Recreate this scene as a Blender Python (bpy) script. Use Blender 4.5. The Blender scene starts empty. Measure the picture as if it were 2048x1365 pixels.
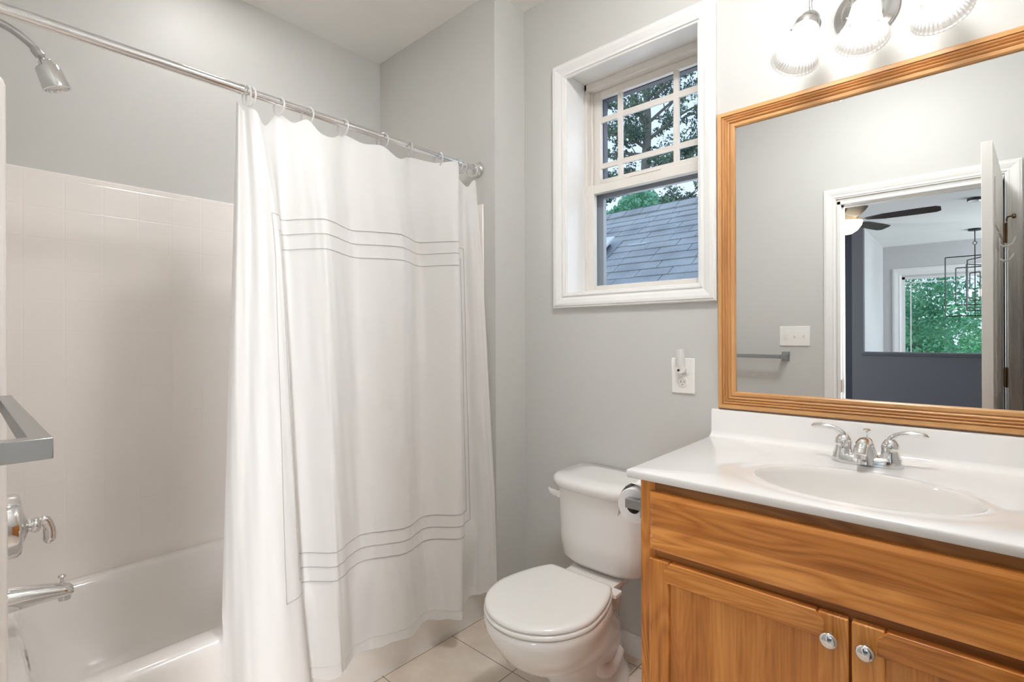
import bpy, bmesh, math, random
from mathutils import Vector, Matrix
random.seed(7)
S = bpy.context.scene
COL = S.collection

# ------------------------------------------------------------------ camera
CZ = 1.242
YAW, ROLL, F = -0.7346, -0.004, 1004.78
cam_d = bpy.data.cameras.new('camera'); cam = bpy.data.objects.new('camera', cam_d); COL.objects.link(cam)
fwd = Vector((math.sin(YAW), math.cos(YAW), 0)); rgt = Vector((math.cos(YAW), -math.sin(YAW), 0)); up = Vector((0, 0, 1))
r3 = rgt*math.cos(ROLL) + up*math.sin(ROLL); u3 = -rgt*math.sin(ROLL) + up*math.cos(ROLL)
cam.matrix_world = Matrix(((r3.x, u3.x, -fwd.x, 0), (r3.y, u3.y, -fwd.y, 0), (r3.z, u3.z, -fwd.z, CZ), (0, 0, 0, 1)))
cam_d.sensor_width = 36; cam_d.lens = F/2048*36; cam_d.shift_y = -10/2048; cam_d.clip_start = 0.01
S.camera = cam

# ------------------------------------------------------------------ sky, exposure, daylight
S.view_settings.view_transform = 'Standard'; S.view_settings.look = 'None'
S.view_settings.gamma = 1; S.view_settings.use_curve_mapping = False
S.view_settings.exposure = 1.14
W = bpy.data.worlds.new('sky'); S.world = W; W.use_nodes = True
nt = W.node_tree; bg = nt.nodes['Background']
tc = nt.nodes.new('ShaderNodeTexCoord'); sx = nt.nodes.new('ShaderNodeSeparateXYZ'); cr = nt.nodes.new('ShaderNodeValToRGB')
nt.links.new(tc.outputs['Generated'], sx.inputs[0]); nt.links.new(sx.outputs['Z'], cr.inputs[0]); nt.links.new(cr.outputs[0], bg.inputs[0])
cr.color_ramp.elements[0].position = 0.0; cr.color_ramp.elements[0].color = (.74, .84, .98, 1)
cr.color_ramp.elements[1].position = 0.6; cr.color_ramp.elements[1].color = (.56, .73, 1.0, 1)
bg.inputs[1].default_value = 0.63
S.cycles.sample_clamp_indirect = 5.0
S.cycles.max_bounces = 14; S.cycles.diffuse_bounces = 9; S.cycles.transparent_max_bounces = 12
S.cycles.caustics_reflective = False; S.cycles.caustics_refractive = False

def area(name, loc, direction, sx_, sy_, watts, color):
    d = bpy.data.lights.new(name, 'AREA'); d.shape = 'RECTANGLE'; d.size = sx_; d.size_y = sy_; d.energy = watts; d.color = color
    o = bpy.data.objects.new(name, d); COL.objects.link(o); o.location = loc
    o.rotation_euler = Vector(direction).to_track_quat('-Z', 'Y').to_euler()
    return o
# daylight at the bathroom window; the foyer-side and bedroom lights are added unseen fills
area('daylight_bath_window', (-.978, 2.30, 1.92), (0, -1, -.25), .62, .9, 1.5, (.86, .93, 1.0))
area('added_foyer_side_fill', (2.68, -6.0, 1.5), (-1, 0, -.05), 1.9, 1.9, 70, (.82, .92, 1.0))  # added fill from the foyer side, where no window is built
bw_ = area('added_bedroom_east_fill', (2.56, -1.15, 1.45), (-1, .30, -.16), 1.5, 1.6, 88, (.96, .975, 1.0)); bw_.data.spread = math.radians(100)  # added fill sent through the doorway from an unseen bedroom side
area('added_bedroom_west_fill', (-4.40, -2.0, 1.45), (1, -.15, -.1), 1.5, 1.5, 110, (.86, .92, 1.0))  # added fill to lift the dark bedroom walls
ADDED_DOME_STRENGTH = 38  # for the added dome on the ceiling
BULB_STRENGTH = 9

# ------------------------------------------------------------------ material helpers
def new_mat(name):
    m = bpy.data.materials.new(name); m.use_nodes = True
    n = m.node_tree; return m, n, n.nodes['Principled BSDF']
def L(n, a, b): n.links.new(a, b)
def simple(name, color, rough=.5, metal=0, coat=0, spec=.5, bump=0, bump_scale=60, emit=None, es=0):
    m, n, p = new_mat(name)
    p.inputs['Base Color'].default_value = (*color, 1); p.inputs['Roughness'].default_value = rough
    p.inputs['Metallic'].default_value = metal; p.inputs['Coat Weight'].default_value = coat
    p.inputs['Specular IOR Level'].default_value = spec
    if emit: p.inputs['Emission Color'].default_value = (*emit, 1); p.inputs['Emission Strength'].default_value = es
    if bump:
        t = n.nodes.new('ShaderNodeTexCoord'); no = n.nodes.new('ShaderNodeTexNoise'); b = n.nodes.new('ShaderNodeBump')
        no.inputs['Scale'].default_value = bump_scale; no.inputs['Detail'].default_value = 4
        b.inputs['Strength'].default_value = bump; b.inputs['Distance'].default_value = .002
        L(n, t.outputs['Object'], no.inputs['Vector']); L(n, no.outputs['Fac'], b.inputs['Height']); L(n, b.outputs[0], p.inputs['Normal'])
    return m
def math_node(n, op, a, b=None):
    k = n.nodes.new('ShaderNodeMath'); k.operation = op
    for i, v in enumerate((a, b)):
        if v is None: continue
        if isinstance(v, (int, float)): k.inputs[i].default_value = v
        else: L(n, v, k.inputs[i])
    return k.outputs[0]
def grid_mask(n, comps, offs, size, width):
    """1 on the joints of a square grid"""
    out = None
    for c, o in zip(comps, offs):
        v = math_node(n, 'ADD', c, -o); v = math_node(n, 'DIVIDE', v, size); v = math_node(n, 'ADD', v, .5)
        v = math_node(n, 'FRACT', v); v = math_node(n, 'ADD', v, -.5); v = math_node(n, 'ABSOLUTE', v)
        v = math_node(n, 'LESS_THAN', v, width/size/2) if width < .004 else smooth_line(n, v, width/size/2)
        out = v if out is None else math_node(n, 'MAXIMUM', out, v)
    return out
def smooth_line(n, v, w):
    k = n.nodes.new('ShaderNodeMapRange'); k.interpolation_type = 'SMOOTHSTEP'
    k.inputs['From Min'].default_value = 0; k.inputs['From Max'].default_value = w
    k.inputs['To Min'].default_value = 1; k.inputs['To Max'].default_value = 0
    L(n, v, k.inputs['Value']); return k.outputs[0]
def wood(name, axis, dark, mid, light, scale=1.0, rough=.33, fig=.22):
    """oak: long fibres along one axis with cathedral figure"""
    m, n, p = new_mat(name)
    t = n.nodes.new('ShaderNodeTexCoord'); mp = n.nodes.new('ShaderNodeMapping')
    s = [5.0, 5.0, 5.0]; s['XYZ'.index(axis)] = .55
    mp.inputs['Scale'].default_value = [v*scale for v in s]
    L(n, t.outputs['Object'], mp.inputs['Vector'])
    n1 = n.nodes.new('ShaderNodeTexNoise'); n1.inputs['Scale'].default_value = 2.2; n1.inputs['Detail'].default_value = 2; n1.inputs['Distortion'].default_value = .6
    L(n, mp.outputs[0], n1.inputs['Vector'])
    rings = math_node(n, 'MULTIPLY', n1.outputs['Fac'], 16.0); rings = math_node(n, 'FRACT', rings); rings = math_node(n, 'MULTIPLY', math_node(n, 'ABSOLUTE', math_node(n, 'ADD', rings, -.5)), 2.0)
    mp2 = n.nodes.new('ShaderNodeMapping'); s2 = [160.0]*3; s2['XYZ'.index(axis)] = 5.0
    mp2.inputs['Scale'].default_value = s2; L(n, t.outputs['Object'], mp2.inputs['Vector'])
    n2 = n.nodes.new('ShaderNodeTexNoise'); n2.inputs['Scale'].default_value = 1.0; n2.inputs['Detail'].default_value = 5
    L(n, mp2.outputs[0], n2.inputs['Vector'])
    a = math_node(n, 'ADD', math_node(n, 'MULTIPLY', rings, fig), (.22-fig)*.5); b = math_node(n, 'MULTIPLY', n1.outputs['Fac'], .75); c = math_node(n, 'MULTIPLY', n2.outputs['Fac'], .55)
    v = math_node(n, 'ADD', math_node(n, 'ADD', a, b), c)
    r = n.nodes.new('ShaderNodeValToRGB'); e = r.color_ramp.elements
    e[0].position = .42; e[0].color = (*dark, 1); e[1].position = 1.02; e[1].color = (*light, 1)
    k = e.new(.70); k.color = (*mid, 1)
    L(n, v, r.inputs[0]); L(n, r.outputs[0], p.inputs['Base Color'])
    p.inputs['Roughness'].default_value = rough; p.inputs['Coat Weight'].default_value = .25; p.inputs['Coat Roughness'].default_value = .2
    bu = n.nodes.new('ShaderNodeBump'); bu.inputs['Strength'].default_value = .12; bu.inputs['Distance'].default_value = .0008
    L(n, n2.outputs['Fac'], bu.inputs['Height']); L(n, bu.outputs[0], p.inputs['Normal'])
    return m

M = {}
M['paint'] = simple('grey_wall_paint', (.57, .566, .545), .5, bump=.06, bump_scale=220)
M['ceiling'] = simple('ceiling_paint', (.89, .875, .85), .8)
M['trim'] = simple('white_trim_paint', (.80, .79, .775), .32)
M['door'] = simple('white_door_paint', (.78, .76, .73), .35)
M['vinyl'] = simple('window_vinyl', (.74, .70, .65), .38)
M['porcelain'] = simple('porcelain', (.80, .785, .76), .10, coat=.5)
M['seat'] = simple('toilet_seat_plastic', (.83, .82, .79), .16, coat=.3)
M['chrome'] = simple('chrome', (.80, .80, .80), .07, metal=1)
M['nickel'] = simple('brushed_nickel', (.56, .55, .54), .22, metal=1)
M['satin'] = simple('satin_steel', (.42, .43, .43), .30, metal=1)
M['bronze'] = simple('aged_brass', (.20, .13, .07), .38, metal=1)
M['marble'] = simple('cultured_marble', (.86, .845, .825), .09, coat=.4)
M['basin'] = simple('cultured_marble_bowl_shaded', (.76, .73, .70), .10, coat=.4)  # same marble as the counter, with the bowl's shading put into the colour
M['plastic'] = simple('white_plastic', (.84, .82, .79), .3)
M['recept'] = simple('almond_plastic', (.78, .75, .70), .3)
M['dark'] = simple('dark_slot', (.03, .03, .03), .6)
M['paper'] = simple('toilet_paper', (.82, .80, .79), .95, bump=.3, bump_scale=300)
M['core'] = simple('cardboard_core', (.16, .12, .09), .9)
M['charcoal'] = simple('charcoal_wall_paint', (.115, .117, .130), .55)
M['navy'] = simple('dark_wall_paint', (.026, .029, .042), .5)
M['foyer'] = simple('foyer_wall_paint', (.56, .55, .55), .6)
M['carpet'] = simple('bedroom_carpet', (.13, .12, .115), 1, bump=.5, bump_scale=400)
M['black'] = simple('black_iron', (.012, .012, .012), .45)
M['blade'] = simple('fan_blade_walnut', (.035, .022, .018), .4)
M['gasket'] = simple('grey_gasket', (.10, .105, .12), .6)
M['alu'] = simple('grey_window_track', (.34, .36, .38), .4)
M['soffit'] = simple('soffit', (.10, .11, .13), .8)
M['rubber'] = simple('rubber', (.05, .05, .05), .7)
O1, O2, O3 = (.30, .090, .012), (.57, .205, .034), (.77, .345, .08)
M['oak_x'] = wood('oak_grain_across', 'X', O1, O2, O3)
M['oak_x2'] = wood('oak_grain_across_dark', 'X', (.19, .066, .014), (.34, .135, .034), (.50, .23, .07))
M['oak_z'] = wood('oak_grain_upright', 'Z', O1, O2, O3)
M['oak_front'] = wood('oak_two_board_front', 'X', (.29, .083, .010), (.53, .182, .030), (.70, .285, .062), scale=.8, fig=.30)
def two_boards(m, zj):
    # the front is glued up from two boards: the lower one paler
    n = m.node_tree; p = n.nodes['Principled BSDF']; src = p.inputs['Base Color'].links[0].from_socket
    t = n.nodes.new('ShaderNodeTexCoord'); s = n.nodes.new('ShaderNodeSeparateXYZ'); L(n, t.outputs['Object'], s.inputs[0])
    k = math_node(n, 'LESS_THAN', s.outputs['Z'], zj)
    mx = n.nodes.new('ShaderNodeMixRGB'); mx.blend_type = 'MULTIPLY'; mx.inputs[2].default_value = (1.32, 1.48, 1.75, 1)
    L(n, k, mx.inputs[0]); L(n, src, mx.inputs[1]); L(n, mx.outputs[0], p.inputs['Base Color'])
two_boards(M['oak_front'], .769)
M['oak_panel'] = wood('oak_straight_grain', 'Z', O1, O2, O3, fig=.07)
M['oak_y'] = wood('oak_grain_deep', 'Y', O1, O2, O3)
F1, F2, F3 = (.42, .19, .065), (.60, .31, .115), (.74, .43, .185)
M['frame_x'] = wood('honey_oak_across', 'X', F1, F2, F3, rough=.28, fig=.05)
M['frame_z'] = wood('honey_oak_upright', 'Z', F1, F2, F3, rough=.28, fig=.05)

# moulded fibreglass with a pressed tile grid
def tilegrid():
    m, n, p = new_mat('moulded_fibreglass')
    t = n.nodes.new('ShaderNodeTexCoord'); s = n.nodes.new('ShaderNodeSeparateXYZ'); L(n, t.outputs['Object'], s.inputs[0])
    g = grid_mask(n, (s.outputs['Y'], s.outputs['Z']), (.0, .077), .108, .008)
    above = math_node(n, 'GREATER_THAN', s.outputs['Z'], .47)
    g = math_node(n, 'MULTIPLY', g, above)
    b = n.nodes.new('ShaderNodeBump'); b.invert = True; b.inputs['Strength'].default_value = .16; b.inputs['Distance'].default_value = .002
    L(n, g, b.inputs['Height']); L(n, b.outputs[0], p.inputs['Normal'])
    p.inputs['Base Color'].default_value = (.85, .81, .775, 1); p.inputs['Roughness'].default_value = .18; p.inputs['Coat Weight'].default_value = .3
    return m
M['fibre'] = tilegrid()
M['tub'] = simple('tub_gelcoat', (.85, .825, .80), .14, coat=.4)
# floor: beige stone-look tile
def floortile():
    m, n, p = new_mat('beige_floor_tile')
    t = n.nodes.new('ShaderNodeTexCoord'); s = n.nodes.new('ShaderNodeSeparateXYZ'); L(n, t.outputs['Object'], s.inputs[0])
    g = grid_mask(n, (s.outputs['X'], s.outputs['Y']), (-1.247, 1.375), .333, .0035)
    no = n.nodes.new('ShaderNodeTexNoise'); no.inputs['Scale'].default_value = 5; no.inputs['Detail'].default_value = 8; no.inputs['Roughness'].default_value = .62
    L(n, t.outputs['Object'], no.inputs['Vector'])
    r = n.nodes.new('ShaderNodeValToRGB'); e = r.color_ramp.elements
    e[0].position = .32; e[0].color = (.64, .545, .455, 1); e[1].position = .68; e[1].color = (.83, .745, .65, 1)
    L(n, no.outputs['Fac'], r.inputs[0])
    mx = n.nodes.new('ShaderNodeMixRGB'); mx.inputs[2].default_value = (.22, .18, .145, 1)
    L(n, g, mx.inputs[0]); L(n, r.outputs[0], mx.inputs[1]); L(n, mx.outputs[0], p.inputs['Base Color'])
    b = n.nodes.new('ShaderNodeBump'); b.invert = True; b.inputs['Distance'].default_value = .002; b.inputs['Strength'].default_value = .6
    L(n, g, b.inputs['Height']); L(n, b.outputs[0], p.inputs['Normal'])
    p.inputs['Roughness'].default_value = .38
    return m
M['tile'] = floortile()
def mirror_mat():
    m, n, p = new_mat('mirror_silver')
    p.inputs['Base Color'].default_value = (.90, .915, .91, 1); p.inputs['Metallic'].default_value = 1; p.inputs['Roughness'].default_value = 0
    return m
M['mirror'] = mirror_mat()
def thin_glass(name, tint=(1, 1, 1), refl=.10, haze=0.0):
    m = bpy.data.materials.new(name); m.use_nodes = True; n = m.node_tree; n.nodes.remove(n.nodes['Principled BSDF'])
    out = n.nodes['Material Output']; tr = n.nodes.new('ShaderNodeBsdfTransparent'); gl = n.nodes.new('ShaderNodeBsdfGlossy')
    tr.inputs[0].default_value = (*tint, 1); gl.inputs['Roughness'].default_value = .01
    fr = n.nodes.new('ShaderNodeLayerWeight'); fr.inputs[0].default_value = .15
    mx = n.nodes.new('ShaderNodeMixShader'); k = math_node(n, 'MULTIPLY', fr.outputs['Fresnel'], refl*6)
    L(n, k, mx.inputs[0]); L(n, tr.outputs[0], mx.inputs[1]); L(n, gl.outputs[0], mx.inputs[2]); L(n, mx.outputs[0], out.inputs[0])
    return m
M['pane'] = thin_glass('window_glass', (.97, .985, 1), .10)
def mix_glass(name, transp, color, rough, gloss=.45, diffuse=0.0):
    """pressed or clear glass seen lit: part clear, part scattering, part gloss"""
    m = bpy.data.materials.new(name); m.use_nodes = True; n = m.node_tree; n.nodes.remove(n.nodes['Principled BSDF'])
    out = n.nodes['Material Output']; tr = n.nodes.new('ShaderNodeBsdfTransparent'); gl = n.nodes.new('ShaderNodeBsdfGlossy'); tl = n.nodes.new('ShaderNodeBsdfTranslucent')
    tl.inputs[0].default_value = (*color, 1); gl.inputs['Roughness'].default_value = rough
    a = n.nodes.new('ShaderNodeMixShader'); b = n.nodes.new('ShaderNodeMixShader')
    df = n.nodes.new('ShaderNodeBsdfDiffuse'); df.inputs[0].default_value = (*color, 1); h = n.nodes.new('ShaderNodeMixShader'); h.inputs[0].default_value = diffuse
    L(n, tl.outputs[0], h.inputs[1]); L(n, df.outputs[0], h.inputs[2])
    a.inputs[0].default_value = gloss; L(n, h.outputs[0], a.inputs[1]); L(n, gl.outputs[0], a.inputs[2])
    b.inputs[0].default_value = 1-transp; L(n, tr.outputs[0], b.inputs[1]); L(n, a.outputs[0], b.inputs[2]); L(n, b.outputs[0], out.inputs[0])
    return m
M['shade'] = mix_glass('ribbed_shade_glass', .50, (.8, .79, .77), .15, .5)
M['clear'] = mix_glass('clear_plastic', .40, (.95, .95, .93), .1, .2, .7)
M['bulb'] = simple('lit_bulb', (1, 1, 1), .5, emit=(1, .96, .90), es=BULB_STRENGTH)
M['fanglass'] = simple('lit_fan_bowl', (.9, .8, .65), .4, emit=(1, .80, .55), es=2.2)
M['lens'] = simple('lit_added_dome', (.9, .9, .9), .4, emit=(.985, .985, .985), es=ADDED_DOME_STRENGTH)  # glow of the added ceiling dome
M['added_tub_lens'] = simple('lit_added_tub_lens', (.9, .9, .9), .4, emit=(1, .985, .97), es=27)  # glow of the added light above the tub
M['candle'] = simple('lit_chandelier_lamp', (1, 1, 1), .4, emit=(1, .95, .88), es=5)
def fabric():
    m, n, p = new_mat('white_curtain_fabric')
    n.nodes.remove(p); out = n.nodes['Material Output']
    d = n.nodes.new('ShaderNodeBsdfDiffuse'); t = n.nodes.new('ShaderNodeBsdfTranslucent'); s = n.nodes.new('ShaderNodeBsdfSheen') if hasattr(bpy.types, 'ShaderNodeBsdfSheen') else None
    d.inputs[0].default_value = (.81, .80, .785, 1); t.inputs[0].default_value = (.72, .71, .69, 1)
    mx = n.nodes.new('ShaderNodeMixShader'); mx.inputs[0].default_value = .22
    L(n, d.outputs[0], mx.inputs[1]); L(n, t.outputs[0], mx.inputs[2]); L(n, mx.outputs[0], out.inputs[0])
    c = n.nodes.new('ShaderNodeTexCoord'); no = n.nodes.new('ShaderNodeTexNoise'); no.inputs['Scale'].default_value = 9; no.inputs['Detail'].default_value = 3
    mp = n.nodes.new('ShaderNodeMapping'); mp.inputs['Scale'].default_value = (1, 1.4, .7)
    L(n, c.outputs['Object'], mp.inputs[0]); L(n, mp.outputs[0], no.inputs['Vector'])
    b = n.nodes.new('ShaderNodeBump'); b.inputs['Strength'].default_value = .35; b.inputs['Distance'].default_value = .006
    L(n, no.outputs['Fac'], b.inputs['Height']); L(n, b.outputs[0], d.inputs['Normal'])
    return m
M['fabric'] = fabric()
M['thread'] = simple('grey_thread', (.44, .42, .42), .8)
def shingle():
    m, n, p = new_mat('grey_asphalt_shingle')
    t = n.nodes.new('ShaderNodeTexCoord'); v = n.nodes.new('ShaderNodeTexVoronoi'); v.inputs['Scale'].default_value = 3.2
    no = n.nodes.new('ShaderNodeTexNoise'); no.inputs['Scale'].default_value = 90; no.inputs['Detail'].default_value = 3
    L(n, t.outputs['Object'], v.inputs['Vector']); L(n, t.outputs['Object'], no.inputs['Vector'])
    k = math_node(n, 'ADD', math_node(n, 'MULTIPLY', v.outputs['Distance'], .5), math_node(n, 'MULTIPLY', no.outputs['Fac'], .8))
    r = n.nodes.new('ShaderNodeValToRGB'); e = r.color_ramp.elements
    e[0].position = .3; e[0].color = (.28, .29, .29, 1); e[1].position = .8; e[1].color = (.50, .51, .50, 1)
    L(n, k, r.inputs[0]); L(n, r.outputs[0], p.inputs['Base Color']); p.inputs['Roughness'].default_value = .95
    return m
M['shingle'] = shingle()
def leafmat(name, a, b, scale=1.3):
    m, n, p = new_mat(name)
    t = n.nodes.new('ShaderNodeTexCoord'); no = n.nodes.new('ShaderNodeTexNoise'); no.inputs['Scale'].default_value = scale; no.inputs['Detail'].default_value = 5
    L(n, t.outputs['Object'], no.inputs['Vector'])
    r = n.nodes.new('ShaderNodeValToRGB'); e = r.color_ramp.elements
    e[0].position = .35; e[0].color = (*a, 1); e[1].position = .68; e[1].color = (*b, 1)
    L(n, no.outputs['Fac'], r.inputs[0]); L(n, r.outputs[0], p.inputs['Base Color']); p.inputs['Roughness'].default_value = .8
    return m
M['pine'] = leafmat('pine_needles', (.09, .14, .11), (.26, .34, .22))
M['leaf'] = leafmat('bright_leaves', (.15, .38, .24), (.42, .76, .46))
M['leaf2'] = leafmat('mixed_leaves', (.12, .21, .13), (.30, .44, .24))
M['leaf3'] = leafmat('pale_green_leaves', (.22, .60, .36), (.52, .94, .50), .8)  # palest and brightest of the leaf greens
M['bark'] = simple('bark', (.26, .24, .215), .95, bump=.8, bump_scale=20)
M['grass'] = leafmat('lawn', (.10, .25, .08), (.2, .42, .14))

# ------------------------------------------------------------------ mesh helpers
class MB:
    """collects shapes and links them as one mesh object"""
    def __init__(s): s.v = []; s.f = []; s.mi = []
    def add(s, vs, fs, mi=0):
        o = len(s.v); s.v += [tuple(v) for v in vs]
        for f in fs: s.f.append([i+o for i in f]); s.mi.append(mi)
        return s
    def box(s, a, b, mi=0):
        x0, y0, z0 = a; x1, y1, z1 = b
        x0, x1 = min(x0, x1), max(x0, x1); y0, y1 = min(y0, y1), max(y0, y1); z0, z1 = min(z0, z1), max(z0, z1)
        return s.add([(x0, y0, z0), (x1, y0, z0), (x1, y1, z0), (x0, y1, z0), (x0, y0, z1), (x1, y0, z1), (x1, y1, z1), (x0, y1, z1)],
                     [(0, 3, 2, 1), (4, 5, 6, 7), (0, 1, 5, 4), (1, 2, 6, 5), (2, 3, 7, 6), (3, 0, 4, 7)], mi)
    def loft(s, rings, caps=(True, True), mi=0, closed=True):
        n = len(rings[0]); vs = [p for r in rings for p in r]; fs = []
        m = n if closed else n-1
        for i in range(len(rings)-1):
            for j in range(m):
                k = (j+1) % n; fs.append((i*n+j, i*n+k, (i+1)*n+k, (i+1)*n+j))
        if caps[0]: fs.append(tuple(reversed(range(n))))
        if caps[1]: fs.append(tuple((len(rings)-1)*n+j for j in range(n)))
        return s.add(vs, fs, mi)
    def tube(s, path, rad, seg=16, mi=0, caps=(True, True), flat=1.0, hint=(0, 0, 1)):
        """round (or flattened) tube along a list of points; rad may be a list"""
        P = [Vector(p) for p in path]; R = rad if isinstance(rad, (list, tuple)) else [rad]*len(P)
        rings = []; h = Vector(hint); prev = None
        for i, p in enumerate(P):
            t = (P[min(i+1, len(P)-1)] - P[max(i-1, 0)]).normalized()
            if prev is None:
                a = t.cross(h)
                if a.length < 1e-3: a = t.cross(Vector((1, 0, 0)))
                a.normalize()
            else:
                a = (prev - t*prev.dot(t)).normalized()
            prev = a; b = t.cross(a)
            r = R[i]; ra, rb = (r if isinstance(r, (tuple, list)) else (r, r*flat))
            rings.append([p + a*math.cos(2*math.pi*k/seg)*ra + b*math.sin(2*math.pi*k/seg)*rb for k in range(seg)])
        return s.loft(rings, caps, mi)
    def lathe(s, prof, origin, axis=(0, 0, 1), seg=32, mi=0, caps=(True, True), ribs=0, ribamp=0):
        """prof: (radius, height) along axis"""
        o = Vector(origin); ax = Vector(axis).normalized()
        a = ax.orthogonal().normalized(); b = ax.cross(a)
        rings = []
        for r, h in prof:
            ring = []
            for k in range(seg):
                th = 2*math.pi*k/seg; rr = r + (ribamp*math.cos(ribs*th) if ribs and r > .01 else 0)
                ring.append(o + ax*h + a*math.cos(th)*rr + b*math.sin(th)*rr)
            rings.append(ring)
        return s.loft(rings, caps, mi)
    def torus(s, c, axis, R, r, seg=24, sub=8, mi=0):
        c = Vector(c); ax = Vector(axis).normalized(); a = ax.orthogonal().normalized(); b = ax.cross(a); vs = []; fs = []
        for i in range(seg):
            d = a*math.cos(2*math.pi*i/seg) + b*math.sin(2*math.pi*i/seg)
            for j in range(sub):
                vs.append(c + d*(R + r*math.cos(2*math.pi*j/sub)) + ax*r*math.sin(2*math.pi*j/sub))
        for i in range(seg):
            for j in range(sub):
                fs.append((i*sub+j, ((i+1) % seg)*sub+j, ((i+1) % seg)*sub+(j+1) % sub, i*sub+(j+1) % sub))
        return s.add(vs, fs, mi)
    def build(s, name, mats, parent=None, smooth=False, bevel=0, bseg=2, sub=0, angle=35):
        me = bpy.data.meshes.new(name)
        off = Vector(parent.matrix_basis.translation) if parent is not None else Vector((0, 0, 0))
        if parent is not None and parent.parent is not None: off = off + Vector(parent.parent.matrix_basis.translation)
        base = Vector((0, 0, 0))
        me.from_pydata([Vector(v)-off for v in s.v], [], s.f)
        if not isinstance(mats, (list, tuple)): mats = [mats]
        for m in mats: me.materials.append(m)
        for p, k in zip(me.polygons, s.mi): p.material_index = k
        bm = bmesh.new(); bm.from_mesh(me); bmesh.ops.recalc_face_normals(bm, faces=bm.faces); bm.to_mesh(me); bm.free()
        o = bpy.data.objects.new(name, me); COL.objects.link(o)
        if parent is not None: o.parent = parent
        if bevel:
            b = o.modifiers.new('bevel', 'BEVEL'); b.width = bevel; b.segments = bseg; b.limit_method = 'ANGLE'; b.angle_limit = math.radians(40)
            b.harden_normals = False
        if sub:
            b = o.modifiers.new('subdivision', 'SUBSURF'); b.levels = sub; b.render_levels = sub
        if smooth or bevel:
            for p in me.polygons: p.use_smooth = True
            try: me.set_sharp_from_angle(angle=math.radians(angle))
            except Exception: pass
        return o
def root(name, loc, label, cat, group=None, kind=None):
    o = bpy.data.objects.new(name, None); COL.objects.link(o); o.location = loc; o.empty_display_size = .05
    if label: o['label'] = label
    if cat: o['category'] = cat
    if group: o['group'] = group
    if kind: o['kind'] = kind
    return o
def tag(o, label=None, cat=None, group=None, kind=None):
    if label: o['label'] = label
    if cat: o['category'] = cat
    if group: o['group'] = group
    if kind: o['kind'] = kind
    return o
def struct(o): o['kind'] = 'structure'; return o
def catmull(pts, n):
    P = [Vector(p) for p in pts]; out = []
    for i in range(len(P)-1):
        a, b, c, d = P[max(i-1, 0)], P[i], P[i+1], P[min(i+2, len(P)-1)]
        for k in range(n):
            t = k/n; out.append(.5*((2*b) + (c-a)*t + (2*a-5*b+4*c-d)*t*t + (3*b-a-3*c+d)*t**3))
    out.append(P[-1]); return out
def lerp(a, b, t): return a+(b-a)*t

# ================================================================== THE ROOM
YW, YA, XB, XR, ZC = 1.764, 1.5673, -2.3864, -1.5114, 2.741
XE = .302                      # east wall of the bathroom
DL, DR, DH = -.565, .143, 2.030  # doorway in the wall behind the camera
struct(MB().box((-2.6, -.12, -.05), (.42, 2.0, 0)).build('floor', M['tile']))
struct(MB().box((-4.6, -7.6, ZC), (2.9, 2.0, ZC+.06)).build('ceiling', M['ceiling']))
w = MB()                       # window wall, with the opening
WL, WR, WB, WT = -1.278, -.676, 1.408, 2.378
w.box((XR, YW, 0), (WL, 2.0, ZC)).box((WR, YW, 0), (.42, 2.0, ZC)).box((WL, YW, 0), (WR, 2.0, WB)).box((WL, YW, WT), (WR, 2.0, ZC))
struct(w.build('wall_window', M['paint']))
struct(MB().box((-2.5, YA, 0), (XR, 2.0, ZC)).build('wall_alcove', M['paint']))
struct(MB().box((-2.5, -.12, 0), (XB, YA, ZC)).build('wall_tub', M['paint']))
w = MB()
w.box((XB, -.12, 0), (DL, 0, ZC)).box((DR, -.12, 0), (.42, 0, ZC)).box((DL, -.12, DH), (DR, 0, ZC))
struct(w.build('wall_door', M['paint']))
struct(MB().box((XE, 0, 0), (.42, YW, ZC)).build('wall_right', M['paint']))
# baseboards
def baseboard(name, a, b, nrm, h=.082, t=.013):
    a = Vector(a); b = Vector(b); n = Vector(nrm)
    prof = [(0, 0), (t, 0), (t, h-.02), (t*.75, h-.008), (t*.35, h), (0, h)]
    rings = [[p + n*u + Vector((0, 0, v)) for u, v in prof] for p in (a, b)]
    return struct(MB().loft(rings).build(name, M['trim']))
baseboard('baseboard_window', (XR, YW, 0), (-.625, YW, 0), (0, -1, 0))
baseboard('baseboard_door', (-1.57, 0, 0), (DL-.06, 0, 0), (0, 1, 0))
baseboard('baseboard_right', (XE, .1, 0), (XE, 1.17, 0), (-1, 0, 0))

def casing(name, pts, width, depth, nrm, closed, mat, parent=None):
    """mitred moulding around an opening; pts are the outer corners in order, in a plane facing nrm"""
    n = Vector(nrm); P = [Vector(p) for p in pts]; c = sum(P, Vector())/len(P)
    prof = [(0, 0), (0, .70), (.05, .86), (.10, .80), (.16, 1.0), (.30, 1.0), (.55, .78), (.66, .62), (.72, .62), (.76, .74), (.84, .74), (.88, .5), (.97, .45), (1.0, .30), (1.0, 0)]
    rings = []; N = len(P)
    for i, p in enumerate(P):
        ins = Vector((0, 0, 0))
        a = P[(i-1) % N] if (closed or i > 0) else None; b = P[(i+1) % N] if (closed or i < N-1) else None
        for q in (a, b):
            if q is None: continue
            t = (q-p).normalized()
            ins += t if (a is not None and b is not None) else Vector((0, 0, 0))
        if a is None or b is None:
            t = ((b or a)-p).normalized(); s = n.cross(t)
            if s.dot(c-p) < 0: s = -s
            ins = s
        rings.append([p + ins*(u*width) + n*(v*depth) for u, v in prof])
    mb = MB()
    if closed:
        for i in range(N): mb.loft([rings[i], rings[(i+1) % N]], (False, False))
    else:
        for i in range(N-1): mb.loft([rings[i], rings[i+1]], (True, True))
    return mb.build(name, mat, parent)

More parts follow.
